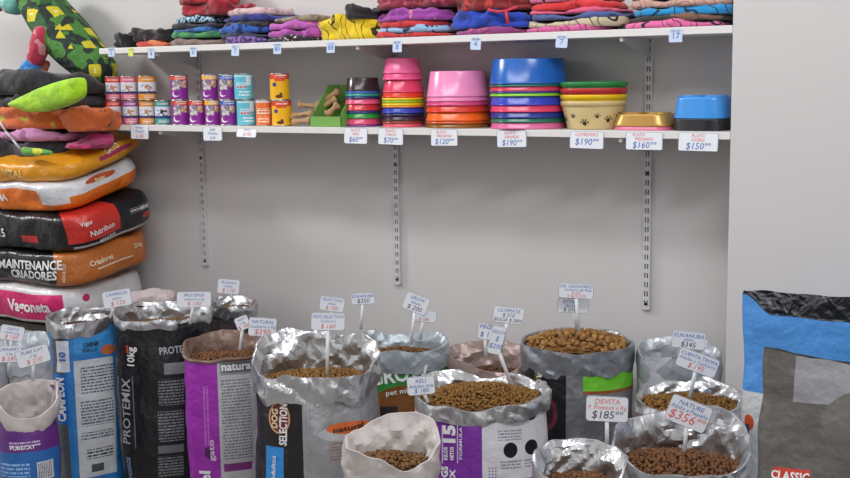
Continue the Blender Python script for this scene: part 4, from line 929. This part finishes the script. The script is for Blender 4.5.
adopt(blob('cuff', [(on_y(36, 61, -.30), .035), (on_y(32, 67, -.305), .048), (on_y(28, 73, -.31), .046), (on_y(24, 77, -.31), .03)], F('blue_plush', '#2676c0', '#4c9ad6', 25), 2), 'blue cuff')
adopt(blob('sleeve_trim', [(on_y(35, 26, -.24), .035), (on_y(44, 24, -.25), .045), (on_y(54, 32, -.25), .045), (on_y(60, 44, -.24), .025)], F('black_trim', '#1d1820'), 2), 'black armhole')
adopt(blob('rear_strap', [(on_y(47, 60, -.24), .022), (on_y(43, 70, -.26), .022), (on_y(39, 77, -.28), .018)], F('brown_strap', '#a0563c'), 2), 'brown strap')

# ------------------------------------------------------------------ price signs on sticks
def sign(px, py, wp, hp, foot, D, lines, label, tilt=0, turn=0, back=0, stick=True):
    P = at_depth(px, py, D); k = D/FPX; w, h = wp*k, hp*k
    rot = math.atan2(CAM.x-P.x, -(CAM.y-P.y))+turn
    t = empty('price_sign', P, rot); t.rotation_mode = 'ZYX' if False else 'XYZ'
    t.matrix_world = Matrix.Translation(P) @ Matrix.Rotation(rot, 4, 'Z') @ Matrix.Rotation(-tilt, 4, 'Y') @ Matrix.Rotation(back, 4, 'X')
    t.rotation_euler = t.matrix_world.to_euler(); tag(t, label, 'price sign', 'price signs on white sticks')
    writing(plate(t, w, h, t=.002, r=.009), lines, w, h, .002)
    if foot:
        Q = at_depth(foot[0], foot[1], D+.01); iv = t.matrix_world.inverted() if False else (Matrix.Translation(P) @ Matrix.Rotation(rot, 4, 'Z') @ Matrix.Rotation(-tilt, 4, 'Y') @ Matrix.Rotation(back, 4, 'X')).inverted()
        q = iv @ Q; m = MB(); a = Vector((0, .003, -h*.1)); q.y = max(q.y, .003)
        d = (q-a); s = d.orthogonal().normalized()
        m.tube(a, q, .0052, 8); m.build('stick', stick_m, t, True)
B_, R_i, K_ = blue_ink, red_ink, black_ink
def L3(a, b_, c, ic=R_i, ia=B_): return [(a, 0, .27, .22, ia), (b_, 0, .02, .18, ia), (c, 0, -.27, .3, ic)]
signs = [
 (117, 298.5, 28, 17, (110, 318), 4.33, L3('CAMPEON', 'adulto', '$ 120'), 'price sign on the blue and white bag', .12, 0),
 (194, 299.5, 34, 16, (190, 324), 4.15, L3('PROTEMIX', 'cachorro x kg', '$ 130'), 'price sign standing in the tall black bag', -.04, 0),
 (228.5, 286.5, 22, 15, (234, 302), 4.5, L3('Protemix', 'adulto', '$ 110'), 'price sign nearest the wall behind the black bag', -.12, 0),
 (242.5, 323, 14, 14, (240, 350), 3.93, L3('NAT', 'x kg', '$ 150'), 'small price sign half hidden behind the $390 sign', .35, 0),
 (262.5, 327, 28, 19, (262, 356), 3.85, [('NATURAL', 0, .27, .22, B_), ('Cachorro x Kg', 0, .02, .19, B_), ('$390', 0, -.27, .34, R_i)], 'price sign in the purple-panelled bag', -.1, 0),
 (332, 304, 25, 15, (330, 345), 3.95, L3('SELECTION', 'adulto', '$ 150'), 'price sign behind the one in the emblem bag', -.15, 0),
 (328, 321.5, 34, 18, (327, 378), 3.58, L3('DOG SELECTION', 'Cachorro', '$ 160'), 'price sign on a tall stick in the emblem bag', -.05, 0),
 (363, 298.5, 24, 12, (361, 330), 4.0, [('EUKANUBA', 0, .2, .3, B_), ('$350', 0, -.2, .42, K_)], 'price sign left of the green bag with black price', .03, 0),
 (416, 303.5, 25, 18, (411, 345), 3.72, L3('GROW', 'Adulto', '$ 200', K_), 'tilted price sign standing in the green bag', -.38, 0),
 (424, 316, 25, 12, (420, 340), 3.85, L3('Grow', 'mix', '$ 180'), 'low price sign behind the tilted one, green bag', -.1, 0),
 (508.5, 315, 31, 17, (501, 352), 3.45, [('ULTIMATE', 0, .25, .24, B_), ('$ 210', 0, -.02, .26, K_), ('BOLSA $ 2800', .0, -.3, .24, K_)], 'price sign behind the large white bag, two black prices', -.1, 0),
 (485, 331, 15, 17, (486, 356), 3.5, [('PRO', 0, .25, .3, B_), ('$ 1', .0, -.2, .36, B_)], 'narrow price sign beside the sideways one', -.12, 0),
 (496.5, 340, 15, 29, (514, 386), 3.32, [('ADULTO', 0, .28, .14, B_), ('$', 0, .05, .2, B_), ('$200', 0, -.22, .2, B_)], 'turned price sign on slanting stick in the bag numbered 15', -.28, .35),
 (573, 305.5, 31, 15, (577, 330), 3.66, [('ESTAR', -.1, .25, .28, B_), ('de luxe', -.05, 0, .22, B_), ('$ 210', -.1, -.28, .32, K_)], 'lower price sign in the heaped large-kibble bag', -.03, 0),
 (576, 290.8, 35, 15.5, (578.5, 332), 3.60, [('DR. CACHORRO', 0, .28, .24, B_), ('Cachorro de Raza', .05, .06, .2, B_), ('$ 260', 0, -.14, .2, R_i), ('15 kg $ 3150', 0, -.33, .2, R_i)], 'upper price sign in the heaped large-kibble bag', -.04, 0),
 (607, 409, 42, 26, (607, 452), 3.0, [('DEVITA', 0, .29, .24, R_i), ('P. Premium x Kg', 0, .06, .2, R_i), ('$185ºº', 0, -.24, .36, K_)], 'price sign with red heading reading $185 at the bottom edge', -.02, 0),
 (688.5, 340, 33, 18, (690, 372), 3.62, [('EUKANUBA', 0, .24, .26, B_), ('adulto', 0, .02, .18, B_), ('$345', 0, -.26, .34, K_)], 'price sign over the milky bag by the pillar', -.08, 0),
 (697.5, 362.5, 41, 20, (690, 398), 3.22, [('CUENTA TROPA', 0, .26, .22, B_), ('Adulto y Cachorro', 0, .02, .2, B_), ('$ 195', 0, -.26, .3, R_i)], 'tilted price sign in the second foil bag by the pillar', -.33, 0),
 (688.5, 413.5, 42, 28, (684, 458), 2.98, [('NATURE', 0, .3, .2, B_), ('Adulto x Pequeño', 0, .1, .18, B_), ('$356ºº', 0, -.2, .4, R_i)], 'price sign reading $356 in the front right foil bag', -.36, 0),
 (421, 385.5, 28, 19, (428, 402), 3.30, [('KELI', 0, .25, .26, B_), ('Adulto mix', 0, -.02, .24, B_), ('$ 180', 0, -.28, .28, B_)], 'blank-looking pale price sign left of the bag numbered 15', .08, 0),
 (12, 333, 23, 15, (10, 356), 4.1, L3('GATO', 'adulto x kg', '$ 150'), 'price sign under the magenta sack, left edge', -.25, 0),
 (33, 356, 32, 18, (33, 380), 3.95, L3('PURE CAT', 'x kg', '$ 210'), 'price sign over the purple and blue bag', .2, 0),
 (9, 354, 24, 17, (9, 372), 4.02, L3('URINARY', 'x kg', '$ 240'), 'price sign cut by the left edge, lower one', -.05, 0),
]
for s in signs: sign(*s[:8], tilt=s[8], turn=s[9])

# ------------------------------------------------------------------ light
def area(name, loc, target, size, power, col=(1, 1, 1), sy=None):
    l = bpy.data.lights.new(name, 'AREA'); l.shape = 'RECTANGLE'; l.size = size; l.size_y = sy or size; l.energy = power; l.color = col
    o = bpy.data.objects.new(name, l); COL.objects.link(o); o.location = loc
    o.rotation_euler = (Vector(target)-Vector(loc)).to_track_quat('-Z', 'Y').to_euler(); return o
area('ceiling_lamp_left', (-2.7-.46*6.5, -.27-.265*6.5, 1.4+.36*6.5), (-1.6, 0, 1.2), .6, 100, (1, .985, .97))
area('ceiling_tube', (-1.2, -1.75, 3.4), (-1.2, -.5, .8), 2.6, 30, (.97, .98, 1), .25)
area('ceiling_lamp_shop', (1.6, -3.0, 3.6), (-.3, -.3, .8), 1.6, 48, (.97, .98, 1), .4)
w = bpy.data.worlds.new('world'); S.world = w; w.use_nodes = True; wt = w.node_tree     # unseen shop stand-in: random bright and dark patches added for the foil to reflect
tc = wt.nodes.new('ShaderNodeTexCoord'); vo = wt.nodes.new('ShaderNodeTexVoronoi'); vo.distance = 'CHEBYCHEV'; vo.inputs['Scale'].default_value = 3.2; wt.links.new(tc.outputs['Generated'], vo.inputs['Vector'])
rp = wt.nodes.new('ShaderNodeValToRGB'); rp.color_ramp.interpolation = 'CONSTANT'; sc_ = wt.nodes.new('ShaderNodeSeparateColor'); wt.links.new(vo.outputs['Color'], sc_.inputs[0]); wt.links.new(sc_.outputs[0], rp.inputs[0])
for k_, (ps, cl) in enumerate(((0, (.07, .065, .06, 1)), (.35, (.32, .30, .29, 1)), (.6, (.66, .64, .63, 1)), (.82, (1.27, 1.26, 1.26, 1)))):
    e = rp.color_ramp.elements[k_] if k_ < 2 else rp.color_ramp.elements.new(ps); e.position = ps; e.color = cl
wt.links.new(rp.outputs[0], wt.nodes['Background'].inputs[0]); wt.nodes['Background'].inputs[1].default_value = .88
S.view_settings.view_transform = 'Standard'; S.view_settings.look = 'None'; S.view_settings.gamma = 1; S.view_settings.exposure = .1; S.view_settings.use_curve_mapping = False
